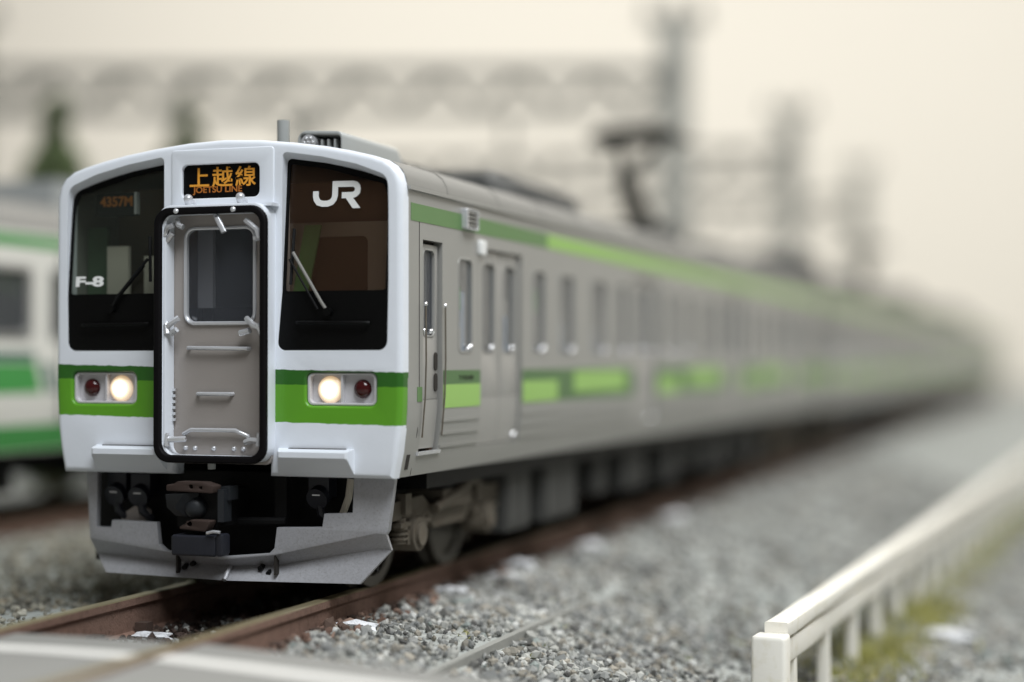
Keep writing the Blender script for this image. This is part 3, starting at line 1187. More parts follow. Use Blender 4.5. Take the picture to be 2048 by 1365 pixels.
# things seen through the side windows, and pale blue panels painted as reflections
b = MB()
b.box(1.41, 1.165, 2.20, 1.425, 1.30, 2.38)
b.box(1.41, 3.04, 2.24, 1.425, 3.22, 2.44)
b.build('notice', M['seat'], lead, 0)
b = MB()
b.box(1.37, 1.165, 1.84, 1.42, 1.32, 2.06)
b.box(1.36, 2.35, 2.12, 1.40, 2.46, 2.32)
b.box(1.37, 2.75, 1.88, 1.41, 2.85, 2.02)
b.build('partition', M['cream'], lead, 0)
b = MB()
b.box(1.385, 1.33, 1.5, 1.425, 1.40, 2.35)
b.build('reflection_panel', M['paleblue'], lead, 0)
b = MB()
b.box(1.22, 1.02, 1.2, 1.25, 2.9, 2.7)
b.build('partition', M['cabgrey'], lead, 0)
for a_, c_, z_ in ((2.30, 2.42, 2.18), (3.02, 3.14, 2.05), (3.75, 4.02, 2.15), (4.80, 5.10, 2.10), (5.75, 5.9, 2.0), (7.7, 8.0, 2.1), (8.5, 8.9, 2.1), (9.5, 9.9, 2.1)):
    b = MB()
    b.box(1.385, a_, 1.5, 1.42, c_, z_)
    b.build('reflection_panel', M['paleblue'], lead, 0)  # panels added behind the panes for bluish-white reflections

# --- white cab front
half = [(0.0, 3.468), (0.30, 3.455), (0.6, 3.422), (0.85, 3.385), (1.05, 3.345), (1.22, 3.303)]
corner = [(1.32, 3.27), (1.39, 3.225), (1.435, 3.165), (1.458, 3.09), (1.465, 3.0)]
sidep = [(1.466, 2.6), (1.466, 2.2), (1.466, 1.75), (1.463, 1.5), (1.452, 1.3), (1.43, 1.12), (1.392, 0.932)]
rt = half[1:] + corner + sidep
outer = [half[0]] + rt + [(-x, z) for x, z in rt[::-1]]
winR = rpoly([(0.462, 1.872), (1.352, 1.872), (1.362, 2.4), (1.362, 2.9), (1.352, 3.095), (1.1, 3.19), (0.82, 3.255), (0.50, 3.305), (0.500, 2.3)], [0.06, 0.07, 0, 0.0, 0.11, 0, 0, 0.035, 0], 7)
winL = [(-x, z) for x, z in winR]
brow = lambda w: [(x * (1 + 0.004 * min(1, max(0, (z - 2.9) / 0.2))), z + 0.052 * min(1, max(0, (z - 2.95) / 0.12))) for x, z in w]
lampR = rrect(0.697, 1.462, 1.262, 1.708, 0.05, 5)
LS = -0.05                                                   # the left lamp sits a little further out
lampL = [(-x + LS, z) for x, z in lampR]
sign = rrect(-0.352, 3.022, 0.318, 3.288, 0.055, 5)
door_cut = rrect(-0.43, 0.985, 0.43, 2.955, 0.06, 4)
door_cut = [(u, v) for u, v in door_cut]
# the lower edge is open under the gangway: cut the outline there
i0 = [i for i, p in enumerate(outer) if abs(p[1] - 0.932) < 1e-6]
out2 = []
for i, p in enumerate(outer):
    out2.append(p)
    if p == (1.392, 0.932):
        out2 += [(0.395, 0.932), (0.395, 2.90), (-0.40, 2.90), (-0.40, 0.932)]
mk = MB()
mk.plate(out2, [winR, winL, lampR, lampL, sign], lambda u, v, d: (u, d, v), 0.13, 0.045, 5, hr=[0.046, 0.046, 0.022, 0.022, 0.022], slope=((brow(winR), 0.118), (brow(winL), 0.118)))
# outer rim gets a bigger rounding where it turns into roof and side
mask = mk.build('cab_front', M['mask'], lead, 32)
# raised middle panel round the sign
b = MB()
bay = rpoly([(-0.435, 2.96), (0.435, 2.96), (0.435, 3.40), (-0.435, 3.40)], [0.005, 0.005, 0.03, 0.03], 4)
b.plate(bay, [rrect(-0.348, 3.026, 0.314, 3.284, 0.05, 5)], FACE(-0.009), 0.03, 0.009, 3, hr=0.008)
b.build('sign_surround', M['white'], lead, 50)
# destination sign
b = MB()
b.plate(rrect(-0.37, 3.00, 0.335, 3.31, 0.03), [], FACE(0.03), 0.02)
sg = b.build('destination_sign', M['black'], lead, 0)
text_mesh('lettering', '上越線', 0.160, (-0.015, 0.0285, 3.188), M['amber'], sg, 0.565, 0.001, 0.002, space=1.18)
text_mesh('lettering', 'JOETSU LINE', 0.066, (-0.06, 0.0285, 3.088), M['amberdim'], sg, 0.42, 0.001, 0.001)
# windscreens, raked a little towards the roof
def rake(v):
    return 0.012 + 0.085 * (v - 2.285)


for s, wn in ((1, winR), (-1, winL)):
    full = offset(ccw(wn), -0.012)
    gl = rpoly([(0.487, 2.296), (1.365, 2.296), (1.365, 3.02), (1.335, 3.125), (0.82, 3.268), (0.485, 3.318)], 0, 1)
    b = MB()
    b.plate([(s * u, v) for u, v in gl], [], lambda u, v, d: (u, rake(v) + 0.006 + d, v), 0.012)
    ws = b.build('windscreen', M['cabglass'] if s > 0 else M['cabglass_l'], lead, 0)
    b = MB()
    fo = [(0.490, 2.285), (1.366, 2.285), (1.366, 2.93), (1.366, 3.02), (1.338, 3.13), (0.82, 3.275), (0.478, 3.325), (0.485, 2.93)]
    fi = rpoly([(0.525, 2.312), (1.335, 2.312), (1.335, 2.93), (1.33, 3.0), (1.295, 3.095), (0.82, 3.225), (0.525, 3.272), (0.525, 2.93)], [0.02, 0.02, 0, 0.02, 0.02, 0, 0.02, 0], 3)
    b.plate([(s * u, v) for u, v in fo], [[(s * u, v) for u, v in fi]], lambda u, v, d: (u, rake(v) - 0.006 + d, v), 0.011, 0.0)
    b.build('window_seal', M['black'], ws, 30)
    b = MB()
    lo = rpoly([(0.440, 1.858), (1.362, 1.858), (1.366, 2.3), (0.475, 2.3)], [0.05, 0.05, 0.01, 0.01], 4)
    b.plate([(s * u, v) for u, v in lo], [], FACE(0.006), 0.08, 0.010, 3)
    wp = b.build('black_panel', M['black'], lead, 40)
    b = MB()
    b.tube([(s * 0.63, -0.012, 2.078), (s * 0.66, -0.03, 2.078), (s * 1.19, -0.03, 2.072), (s * 1.215, -0.012, 2.07)], 0.014, 8)
    b.build('grab_bar', M['black'], wp, 40)
# letters on the glass
q = [(0.740, 3.058), (0.740, 3.02), (0.747, 2.995), (0.764, 2.973), (0.797, 2.962), (0.84, 2.962), (0.872, 2.973), (0.890, 2.995), (0.897, 3.02), (0.897, 3.107), (1.041, 3.105), (1.062, 3.099), (1.077, 3.083), (1.081, 3.063), (1.077, 3.043), (1.062, 3.028), (1.041, 3.021), (0.953, 3.021)]
b = MB()
b.plate(ribbon(q, 0.045), [], lambda u, v, d: (u, rake(v) + d, v), 0.005)
b.plate([(0.972, 3.018), (1.03, 3.018), (1.105, 2.922), (1.045, 2.922)], [], lambda u, v, d: (u, rake(v) - 0.001 + d, v), 0.005)
o = b.build('lettering', M['decal'], lead, 0)
o = text_mesh('lettering', 'F-8', 0.105, (-1.175, 0.0, 2.412), M['decal'], lead, 0.25, 0.0015, 0.004)
for v in o.data.vertices:
    v.co.y += rake(v.co.z) + 0.002
# train number box behind the left windscreen
b = MB()
b.plate(rrect(-1.19, 2.93, -0.825, 3.105, 0.01), [], FACE(0.13), 0.05)
nb = b.build('number_box', M['blackmatt'], lead, 30)
b = MB()
b.plate(rrect(-0.838, 2.935, -0.818, 3.11, 0.005), [], FACE(0.118), 0.05)
b.build('box_edge', M['silver'], nb, 0)
text_mesh('lettering', '4357M', 0.105, (-1.005, 0.128, 3.04), M['amberdim'], nb, 0.29, 0.001, 0.003)

# wipers
for s, pts, blade in ((1, [(0.885, -0.02, 2.155), (0.84, -0.035, 2.225), (0.60, -0.02, 2.60)], [(0.585, 0.035, 2.78), (0.572, 0.0, 2.36)]),
                      (-1, [(-0.955, -0.02, 2.195), (-0.88, -0.035, 2.30), (-0.632, -0.02, 2.575)], [(-0.625, -0.002, 2.75), (-0.618, -0.004, 2.40)])):
    b = MB()
    b.tube(pts, 0.012, 8)
    wi = b.build('wiper', M['roof'] if s > 0 else M['blackmatt'], lead, 40)
    b = MB()
    b.cyl((pts[0][0], 0.03, pts[0][2]), (pts[0][0], -0.038, pts[0][2]), 0.032, 14)
    b.build('wiper_pivot', M['black'], wi, 40)
    b = MB()
    b.tube([(x - 0.035, y + 0.01, z - 0.05) for x, y, z in pts[1:]], 0.009, 6)
    b.build('wiper_link', M['blackmatt'], wi, 40)
    b = MB()
    b.tube(blade, 0.012, 6)
    b.build('wiper_blade', M['blackmatt'], wi, 40)

# lamps
for s in (1, -1):
    dx = 0 if s > 0 else LS
    b = MB()
    outl = rrect(0.68, 1.445, 1.28, 1.725, 0.05, 5)
    b.plate([(s * u + dx, v) for u, v in outl], [], FACE(0.075), 0.02)
    fr_o = rrect(0.700, 1.465, 1.259, 1.705, 0.045, 5)
    fr_i = rrect(0.722, 1.484, 1.237, 1.690, 0.035, 5)
    b.plate([(s * u + dx, v) for u, v in fr_o], [[(s * u + dx, v) for u, v in fr_i]], FACE(0.022), 0.05, 0.006, 2)
    b.plate([(s * u + dx, v) for u, v in rrect(0.968, 1.47, 0.984, 1.70)], [], FACE(0.03), 0.05)
    hc = b.build('lamp_case', M['lampcase'], lead, 40)
    b = MB()
    b.dome((0, 0, 0), (0, -1, 0), 0.102, 0.034, 28, 7)
    hl = b.build('headlight', M['lamp'], hc, 60)
    hl.location = (s * 0.866 + dx, 0.071, 1.580)
    b = MB()
    b.dome((s * 1.128 + dx, 0.072, 1.587), (0, -1, 0), 0.07, 0.05, 24, 6)
    b.build('tail_light', M['red'], hc, 60)

# steps at the foot of the front
for s in (1, -1):
    b = MB()
    x0, x1 = 0.515, 1.09
    def ring(y, a, c, z0, z1):
        return [(s * a, y, z0), (s * c, y, z0), (s * c, y, z1), (s * a, y, z1)]
    b.loft([ring(0.02, x0 - 0.05, x1 + 0.02, 0.955, 1.15), ring(-0.004, x0 - 0.04, x1, 0.965, 1.145), ring(-0.095, x0, x1 - 0.012, 1.072, 1.128), ring(-0.105, x0 + 0.01, x1 - 0.03, 1.082, 1.122)])
    stp = b.build('step', M['white'], lead, 25)
    b = MB()
    b.box(s * (x0 + 0.05), -0.02, 1.135, s * (x1 - 0.06), 0.01, 1.148)
    b.build('step_slot', M['gap'], stp, 0)

# gangway hood, seal and end door
b = MB()
b.plate(rrect(-0.458, 1.045, 0.446, 2.965, 0.10, 6), [rrect(-0.418, 1.075, 0.418, 2.905, 0.08, 6)], FACE(-0.165), 0.30, 0.012, 2)
b.build('gangway_hood', M['white'], lead, 40)
b = MB()
b.plate(rrect(-0.482, 1.030, 0.464, 2.946, 0.13, 8), [rrect(-0.421, 1.088, 0.408, 2.892, 0.085, 8)], FACE(-0.195), 0.04, 0.018, 4)
b.build('rubber_seal', M['rubber'], lead, 50)
b = MB()
dw = rrect(-0.285, 2.085, 0.285, 2.785, 0.07, 5)
b.plate(rrect(-0.43, 1.02, 0.43, 2.93, 0.05), [dw], FACE(-0.03), 0.04, 0.0, 2)
gd = b.build('end_door', M['gangdoor'], lead, 30)
b = MB()
b.plate(rrect(-0.305, 2.062, 0.305, 2.808, 0.09, 6), [rrect(-0.279, 2.092, 0.279, 2.782, 0.065, 6)], FACE(-0.05), 0.04, 0.010, 3)
b.build('window_frame', M['silver'], gd, 40)
b = MB()
b.plate(dw, [], FACE(-0.012), 0.012)
b.build('pane', M['doorglass'], gd, 0)
for pts in ([(-0.26, -0.03, 1.892), (-0.25, -0.07, 1.892), (0.24, -0.07, 1.885), (0.25, -0.03, 1.885)],
            [(-0.18, -0.03, 1.545), (-0.17, -0.065, 1.545), (0.10, -0.065, 1.545), (0.11, -0.03, 1.545)],
            [(-0.30, -0.05, 1.24), (-0.22, -0.075, 1.275), (0.15, -0.075, 1.275), (0.25, -0.06, 1.235), (0.27, -0.05, 1.18)]):
    b = MB()
    b.tube(pts, 0.016, 8)
    b.build('handrail', M['silver'], gd, 50)
for x in (-0.29, -0.21, -0.05, 0.12, 0.2):
    b = MB()
    b.dome((x, -0.03, 1.135), (0, -1, 0), 0.02, 0.022, 10, 3)
    b.build('rivet', M['silver'], gd, 50)
for pts in ([(-0.405, -0.14, 2.74), (-0.385, -0.15, 2.80), (-0.33, -0.15, 2.815)], [(-0.40, -0.13, 2.70), (-0.35, -0.14, 2.755)], [(-0.31, -0.13, 2.86), (-0.29, -0.15, 2.815), (-0.25, -0.15, 2.80)],
            [(0.0, -0.10, 2.885), (0.05, -0.16, 2.85), (0.10, -0.16, 2.75)], [(0.27, -0.14, 2.84), (0.37, -0.15, 2.765), (0.385, -0.15, 2.70)], [(0.34, -0.13, 2.70), (0.40, -0.14, 2.71)],
            [(-0.41, -0.13, 2.04), (-0.36, -0.15, 2.07), (-0.30, -0.12, 2.12)], [(-0.41, -0.13, 2.09), (-0.385, -0.15, 1.995)], [(-0.36, -0.13, 2.0), (-0.31, -0.14, 2.03)],
            [(0.41, -0.13, 2.03), (0.34, -0.15, 2.06), (0.26, -0.10, 2.11)], [(0.40, -0.13, 1.99), (0.375, -0.15, 2.07)], [(0.20, -0.09, 2.0), (0.29, -0.11, 2.02)],
            [(-0.41, -0.13, 1.20), (-0.30, -0.14, 1.205), (-0.24, -0.12, 1.21)], [(-0.40, -0.13, 1.25), (-0.395, -0.14, 1.15)],
            [(0.41, -0.13, 1.20), (0.32, -0.14, 1.205), (0.26, -0.12, 1.19)], [(0.385, -0.13, 1.26), (0.38, -0.14, 1.16)]):
    b = MB()
    b.tube(pts, 0.023, 7)
    b.build('latch', M['silver'], gd, 50)
b = MB()
b.plate(rrect(-0.44, 1.04, 0.44, 2.92, 0.09, 6), [rrect(-0.393, 1.085, 0.393, 2.895, 0.07, 6)], FACE(-0.155), 0.12, 0.01, 2)
b.build('inner_frame', M['white'], lead, 40)
b = MB()
for k in range(6):
    b.box(-0.40, -0.06, 1.34 + k * 0.045, -0.37, -0.04, 1.36 + k * 0.045)
b.build('hinge', M['silver'], gd, 0)
for x in (-0.25, 0.19):
    b = MB()
    b.tube([(x, 0.0, 2.985), (x, -0.06, 2.99), (x, -0.075, 3.02)], 0.034, 10)
    b.dome((x, -0.075, 3.02), (0, -0.6, 1), 0.036, 0.034, 14, 4)
    b.build('lamp_bracket', M['silver'], lead, 50)
for x in (-0.28, 0.20):
    b = MB()
    b.dome((x, -0.204, 2.915), (0, -1, 0.3), 0.022, 0.02, 10, 3)
    b.build('bolt', M['silver'], lead, 50)
b = MB()
b.box(0.40, -0.11, 2.945, 0.475, 0.0, 2.968)
b.build('hood_bracket', M['white'], lead, 0)

# cab inside
b = MB()
b.box(-1.38, 0.74, 1.1, 1.38, 0.80, 3.2)
b.build('cab_bulkhead', M['brown'], lead, 0)
b = MB()
b.plate(rrect(-0.02, 1.8, 1.12, 2.87), [rrect(0.44, 1.9, 0.93, 2.76, 0.05)], FACE(0.60), 0.03)
b.build('cab_frame', M['cabgrey'], lead, 0)
b = MB()
b.loft([[(u, y, 2.0) for u, y in ((0.31, 0.44), (0.43, 0.44), (0.43, 0.46), (0.31, 0.46))], [(u, y, 2.84) for u, y in ((0.47, 0.44), (0.61, 0.44), (0.61, 0.46), (0.47, 0.46))]])
b.build('cab_curtain', M['cabgreen'], lead, 0)
b = MB()
b.box(-1.40, 0.34, 2.0, -1.22, 0.38, 2.86)
b.build('cab_curtain', M['cabgreendark'], lead, 0)
b = MB()
b.box(-1.17, 0.26, 2.0, -0.98, 0.30, 2.70)
b.build('cab_post', M['cabgrey'], lead, 0)
b = MB()
b.box(-0.86, 0.30, 2.0, -0.70, 0.34, 2.62)
b.build('cab_post', M['cabgrey'], lead, 0)
b = MB()
b.box(-1.34, 0.16, 1.1, 1.34, 0.5, 2.20)
b.build('cab_desk', M['blackmatt'], lead, 0)
b = MB()
b.box(-0.42, 0.62, 1.1, 0.02, 0.66, 2.9)
b.build('inner_door', M['darkunit'], lead, 0)
b = MB()
b.box(-0.30, 0.16, 1.9, -0.17, 0.20, 2.8)
b.build('door_post', M['cabgrey'], lead, 0)

# --- apron under the front, a shallow V in plan
def vee(x):
    return 0.03 + 0.115 * abs(x)


AY = lambda off: (lambda u, v, d: (u, vee(u) + off + d, v))


def densify(poly, step=0.16):
    out = []
    for i in range(len(poly)):
        a, c = poly[i], poly[(i + 1) % len(poly)]
        n = max(1, int(abs(c[0] - a[0]) / step))
        out += [(a[0] + (c[0] - a[0]) * k / n, a[1] + (c[1] - a[1]) * k / n) for k in range(n)]
    return out


b = MB()
up = [(-1.30, 0.925), (-1.19, 0.925), (-1.20, 0.49), (-1.06, 0.49), (-1.05, 0.55), (-0.62, 0.55), (-0.60, 0.38), (-0.535, 0.335), (0.0, 0.318), (0.36, 0.35), (0.40, 0.39), (0.42, 0.545), (0.775, 0.555), (0.79, 0.655), (1.01, 0.665), (1.02, 0.925), (1.335, 0.925), (1.285, 0.54), (1.265, 0.51), (1.19, 0.515), (0.4, 0.335), (0.0, 0.292), (-0.45, 0.317), (-1.0, 0.372), (-1.265, 0.395)]
b.plate(densify(up), [], AY(0.0), 0.05, 0.006, 2)
ap = b.build('apron', M['apron'], lead, 35)
# hollow fold and the plough blade below it
xs = [-1.265, -1.0, -0.7, -0.45, -0.2, 0.0, 0.2, 0.4, 0.7, 1.0, 1.19, 1.265]
def ztop(x):
    return float(np.interp(x, [-1.265, -1.0, -0.45, 0.0, 0.4, 1.19, 1.265], [0.395, 0.372, 0.317, 0.292, 0.335, 0.515, 0.51]))
fold, blade = [], []
for x in xs:
    zt = ztop(x)
    dz = 0.062 + 0.05 * abs(x)
    y = vee(x)
    xb = x * (0.89 if x < 0 else 0.83)
    fold.append([(x, y + 0.005, zt + 0.004), (x, y + 0.11, zt - dz), (x, y + 0.14, zt - dz), (x, y + 0.04, zt + 0.004)])
    zb = 0.135
    blade.append([(x, y + 0.11, zt - dz), (xb, y + 0.015, zb), (xb, y + 0.05, zb - 0.004), (x, y + 0.145, zt - dz)])
b = MB()
b.loft(fold)
b.build('apron_fold', M['apron'], ap, 20)
b = MB()
b.loft(blade)
b.build('plough_blade', M['apron'], ap, 20)
for x in (-0.44, 0.40):
    b = MB()
    b.loft([[(x - 0.007 + dx, vee(x) + y, z) for dx, y in ((0, 0.012), (0.014, 0.012), (0.014, 0.07), (0, 0.07))] for y0_, z in ((0, ztop(x)), (0, ztop(x) - 0.15))])
    b.build('seam', M['gap'], ap, 0)
for x, z in ((-0.40, 0.205), (-0.325, 0.235), (0.26, 0.225), (0.325, 0.19)):
    b = MB()
    y = vee(x) + 0.055
    b.cyl((x, y, z), (x, y + 0.06, z + 0.02), 0.020, 10)
    b.build('bolt_hole', M['blackmatt'], ap, 0)
b = MB()
b.tube([(0.0, vee(0) + 0.1, ztop(0) - 0.06), (0.0, vee(0) + 0.005, 0.14)], 0.02, 8)
b.build('plough_ridge', M['apron'], ap, 40)
b = MB()
b.plate(rpoly([(-1.06, 0.47), (-0.98, 0.47), (-0.80, 0.56), (-0.80, 0.62), (-0.86, 0.66), (-0.94, 0.65), (-1.06, 0.58)], 0.02, 2), [], FACE(0.30), 0.03)
b.build('air_pipe_bracket', M['gangdoor'], lead, 30)
# black backing sheet standing in for shade behind the apron, and hanging cable sockets
b = MB()
b.box(-1.38, 0.44, 0.2, 1.08, 0.48, 0.93)
b.build('underframe', M['blackmatt'], lead, 0)
for x, z in ((-1.09, 0.77), (-0.875, 0.765), (0.67, 0.79)):
    b = MB()
    b.box(x - 0.085, 0.28, z - 0.03, x + 0.085, 0.42, z + 0.14)
    b.cyl((x, 0.34, z), (x, 0.24, z - 0.04), 0.085, 16)
    b.tube([(x, 0.3, z - 0.05), (x + 0.02, 0.28, z - 0.15), (x + 0.07, 0.34, z - 0.22)], 0.035, 8)
    js = b.build('jumper_socket', M['navy'], lead, 40)
    b = MB()
    b.box(x - 0.03, 0.225, z - 0.012, x + 0.035, 0.25, z + 0.015)
    b.build('socket_latch', M['silver'], js, 0)
b = MB()
b.tube([(0.90, 0.36, 0.9), (0.89, 0.34, 0.76), (0.86, 0.3, 0.64)], 0.028, 8)
b.build('brake_hose', M['cream'], lead, 40)
b = MB()
b.tube([(0.02, 0.15, 0.575), (0.44, 0.2, 0.58)], 0.033, 8)
b.box(0.34, 0.2, 0.60, 0.44, 0.26, 0.92)
b.build('uncoupling_rod', M['blackmatt'], lead, 40)
# coupler
b = MB()
b.box(-0.30, -0.14, 0.555, 0.06, 0.3, 0.83)
cp = b.build('coupler', M['blackmatt'], lead, 0)
b = MB()
b.plate(rpoly([(-0.325, 0.825), (0.065, 0.815), (0.07, 0.87), (-0.02, 0.895), (-0.23, 0.897), (-0.27, 0.875), (-0.325, 0.872)], 0.01, 2), [rrect(-0.135, 0.845, -0.1, 0.875, 0.012), rrect(-0.05, 0.842, -0.02, 0.866, 0.012)], FACE(-0.26), 0.12, 0.006, 2)
b.build('top_plate', M['copper'], cp, 40)
b = MB()
b.loft([[(-0.325, -0.27, 0.80), (-0.16, -0.27, 0.81), (-0.10, -0.17, 0.81), (-0.325, -0.12, 0.80)], [(-0.33, -0.24, 0.70), (-0.27, -0.24, 0.70), (-0.12, -0.16, 0.70), (-0.33, -0.12, 0.70)], [(-0.29, -0.18, 0.635), (-0.20, -0.18, 0.63), (-0.12, -0.14, 0.63), (-0.29, -0.12, 0.63)]])
b.dome((-0.13, -0.16, 0.70), (0.2, -1, 0), 0.085, 0.07, 16, 5)
b.build('coupler_head', M['coupler'], cp, 35)
b = MB()
b.plate(rpoly([(-0.245, 0.545), (0.0, 0.53), (0.045, 0.61), (-0.12, 0.615)], 0.01, 2), [rrect(-0.155, 0.565, -0.115, 0.60, 0.012)], FACE(-0.25), 0.1, 0.006, 2)
b.build('bottom_plate', M['copper'], cp, 40)
b = MB()
b.box(0.075, -0.2, 0.60, 0.125, -0.08, 0.84)
b.box(0.075, -0.15, 0.76, 0.15, -0.02, 0.86)
b.build('guide_arm', M['coupler'], cp, 0)
b = MB()
b.plate(rrect(-0.29, 0.345, 0.085, 0.50, 0.02), [], FACE(-0.25), 0.22, 0.015, 3)
b.plate(rrect(0.09, 0.35, 0.145, 0.515, 0.015), [], FACE(-0.255), 0.1, 0.01, 2)
b.build('electric_coupler', M['navy'], cp, 40)
b = MB()
b.tube([(0.02, -0.26, 0.52), (0.08, -0.27, 0.535), (0.13, -0.26, 0.53)], 0.012, 6)
b.build('coupler_pin', M['silver'], cp, 40)
b = MB()
b.cyl((-0.02, -0.12, 0.985), (-0.02, -0.12, 1.03), 0.03, 12)
b.build('buffer_pin', M['unit'], lead, 40)

# roof fittings near the cab
b = MB()
b.cyl((0.255, 0.5, 3.42), (0.255, 0.5, 3.665), 0.048, 20)
b.cyl((0.255, 0.5, 3.40), (0.255, 0.5, 3.44), 0.075, 16)
b.build('antenna', M['unit'], lead, 40)
b = MB()
bx = rpoly([(0.40, 3.36), (0.785, 3.36), (0.785, 3.555), (0.40, 3.575)], [0, 0, 0.05, 0.07], 4)
b.plate(bx, [rpoly([(0.425, 3.38), (0.765, 3.37), (0.765, 3.525), (0.425, 3.545)], 0.03, 3)], FACE(0.45), 0.30, 0.012, 2)
bi = rpoly([(0.40, 3.34), (0.785, 3.34), (0.785, 3.555), (0.40, 3.575)], [0, 0, 0.05, 0.07], 4)
b.loft([[(u, 0.749, v) for u, v in bi], [(u, 1.55, v) for u, v in bi], [(0.59 + (u - 0.59) * 0.85, 1.68, 3.34 + (v - 3.34) * 0.75) for u, v in bi]])
wb_ = b.build('whistle_cover', M['unit'], lead, 40)
for x in (0.60, 0.655, 0.71):
    b = MB()
    b.box(x - 0.008, 0.47, 3.36, x + 0.008, 0.62, 3.50)
    b.build('fin', M['unit'], wb_, 0)
b = MB()
b.cyl((0.50, 0.44, 3.478), (0.50, 0.62, 3.478), 0.062, 20)
for k in range(6):
    a = k * math.pi / 3
    b.dome((0.50 + 0.036 * math.cos(a), 0.44, 3.478 + 0.036 * math.sin(a)), (0, -1, 0), 0.014, 0.014, 8, 3)
b.dome((0.50, 0.44, 3.478), (0, -1, 0), 0.014, 0.014, 8, 3)
b.build('whistle', M['silver'], wb_, 40)
for y in (2.0, 2.35):
    b = MB()
    b.cyl((0.62, y, 3.36), (0.62, y, 3.50), 0.05, 10, 0.03)
    b.build('roof_insulator', M['darkunit'], lead, 40)
ac_unit(lead, 2.65, 3.35, 'darkunit', 0.46, 3.57)
ac_unit(lead, 4.4, 7.3, 'darkunit', 0.60, 3.70)
pantograph(lead, 12.3)
b = MB()
b.box(-0.6, 14.4, 3.38, 0.6, 16.4, 3.62)
b.build('resistor_box', M['darkunit'], lead, 0)


# ------------------------------------------------------------------ following cars
def plain_car(label, y, m_light='band_light'):
    c = thing('train_car', label, 'train car', (0, y, 0), 'cars of the grey and green train')
    w = [(0.5, 0.9), (1.1, 1.5)] + std_windows(DOORS[:3]) + [(17.45, 17.8), (18.3, 18.8), (19.0, 19.4)]
    for sx in (1, -1):
        car_side(c, sx, 0.1, 19.7, DOORS, w)
        band(c, sx, 0.1, 19.7, 2.832, 2.962, M['band_light'])
        ee = [0.1] + [d for dd in DOORS for d in (dd - 0.53, dd + 0.53)] + [19.7]
        for a, q_ in zip(ee[0::2], ee[1::2]):
            band(c, sx, a, q_, 1.612, 1.722, M['band_dark'])
            band(c, sx, a, q_, 1.43, 1.612, M['band_light'])
    car_roof(c, 0.1, 19.7)
    for yy in (0.1, 19.65):
        b = MB()
        b.plate([(x, z) for x, z in ROOFP + [(-x, z) for x, z in ROOFP[-2::-1]]] + [(-1.465, 1.5), (-1.39, 0.935), (1.39, 0.935), (1.465, 1.5)], [rrect(-0.4, 1.1, 0.4, 2.9, 0.05)], FACE(yy), 0.05)
        e = b.build('end_panel', M['steel'], c, 30)
        b = MB()
        y_ = yy - 0.25 if yy < 1 else yy + 0.05
        b.plate(rrect(-0.5, 1.0, 0.5, 3.0, 0.08), [rrect(-0.4, 1.1, 0.4, 2.9, 0.05)], FACE(y_), 0.25)
        b.build('gangway_bellows', M['blackmatt'], e, 0)
    make_bogie(c, 2.6)
    make_bogie(c, 17.4)
    equipment(c, std_equipment())
    interior(c, 0.2, 19.6, DOORS, 0)
    b = MB()
    b.box(-1.3, 0.3, 0.80, 1.3, 19.6, 0.99)
    b.build('underframe', M['blackmatt'], c, 0)
    ac_unit(c, 2.4, 5.2, 'darkunit', 0.62, 4.02)
    ac_unit(c, 9.2, 12.2, 'darkunit', 0.62, 3.8)
    return c


second = plain_car('middle grey car with green bands, blurred between the leading and the last car', 20.0)
pantograph(second, 16.9)
third = copy_tree(second)
third.location = (0, 40.0, 0)
third['label'] = 'third grey car with green bands, strongly blurred before the last car'
for ch in list(third.children):
    if ch.name.startswith('pantograph'):
        for g in list(ch.children):
            bpy.data.objects.remove(g)
        bpy.data.objects.remove(ch)

fourth = copy_tree(third)
fourth.location = (0, 60.0, 0)
fourth['label'] = 'last grey car with green bands at the far blurred end of the train'

# the leading car's rear end
b = MB()
b.plate([(x, z) for x, z in ROOFP + [(-x, z) for x, z in ROOFP[-2::-1]]] + [(-1.465, 1.5), (-1.39, 0.935), (1.39, 0.935), (1.465, 1.5)], [rrect(-0.4, 1.1, 0.4, 2.9, 0.05)], FACE(19.65), 0.05)
b.build('end_panel', M['steel'], lead, 30)


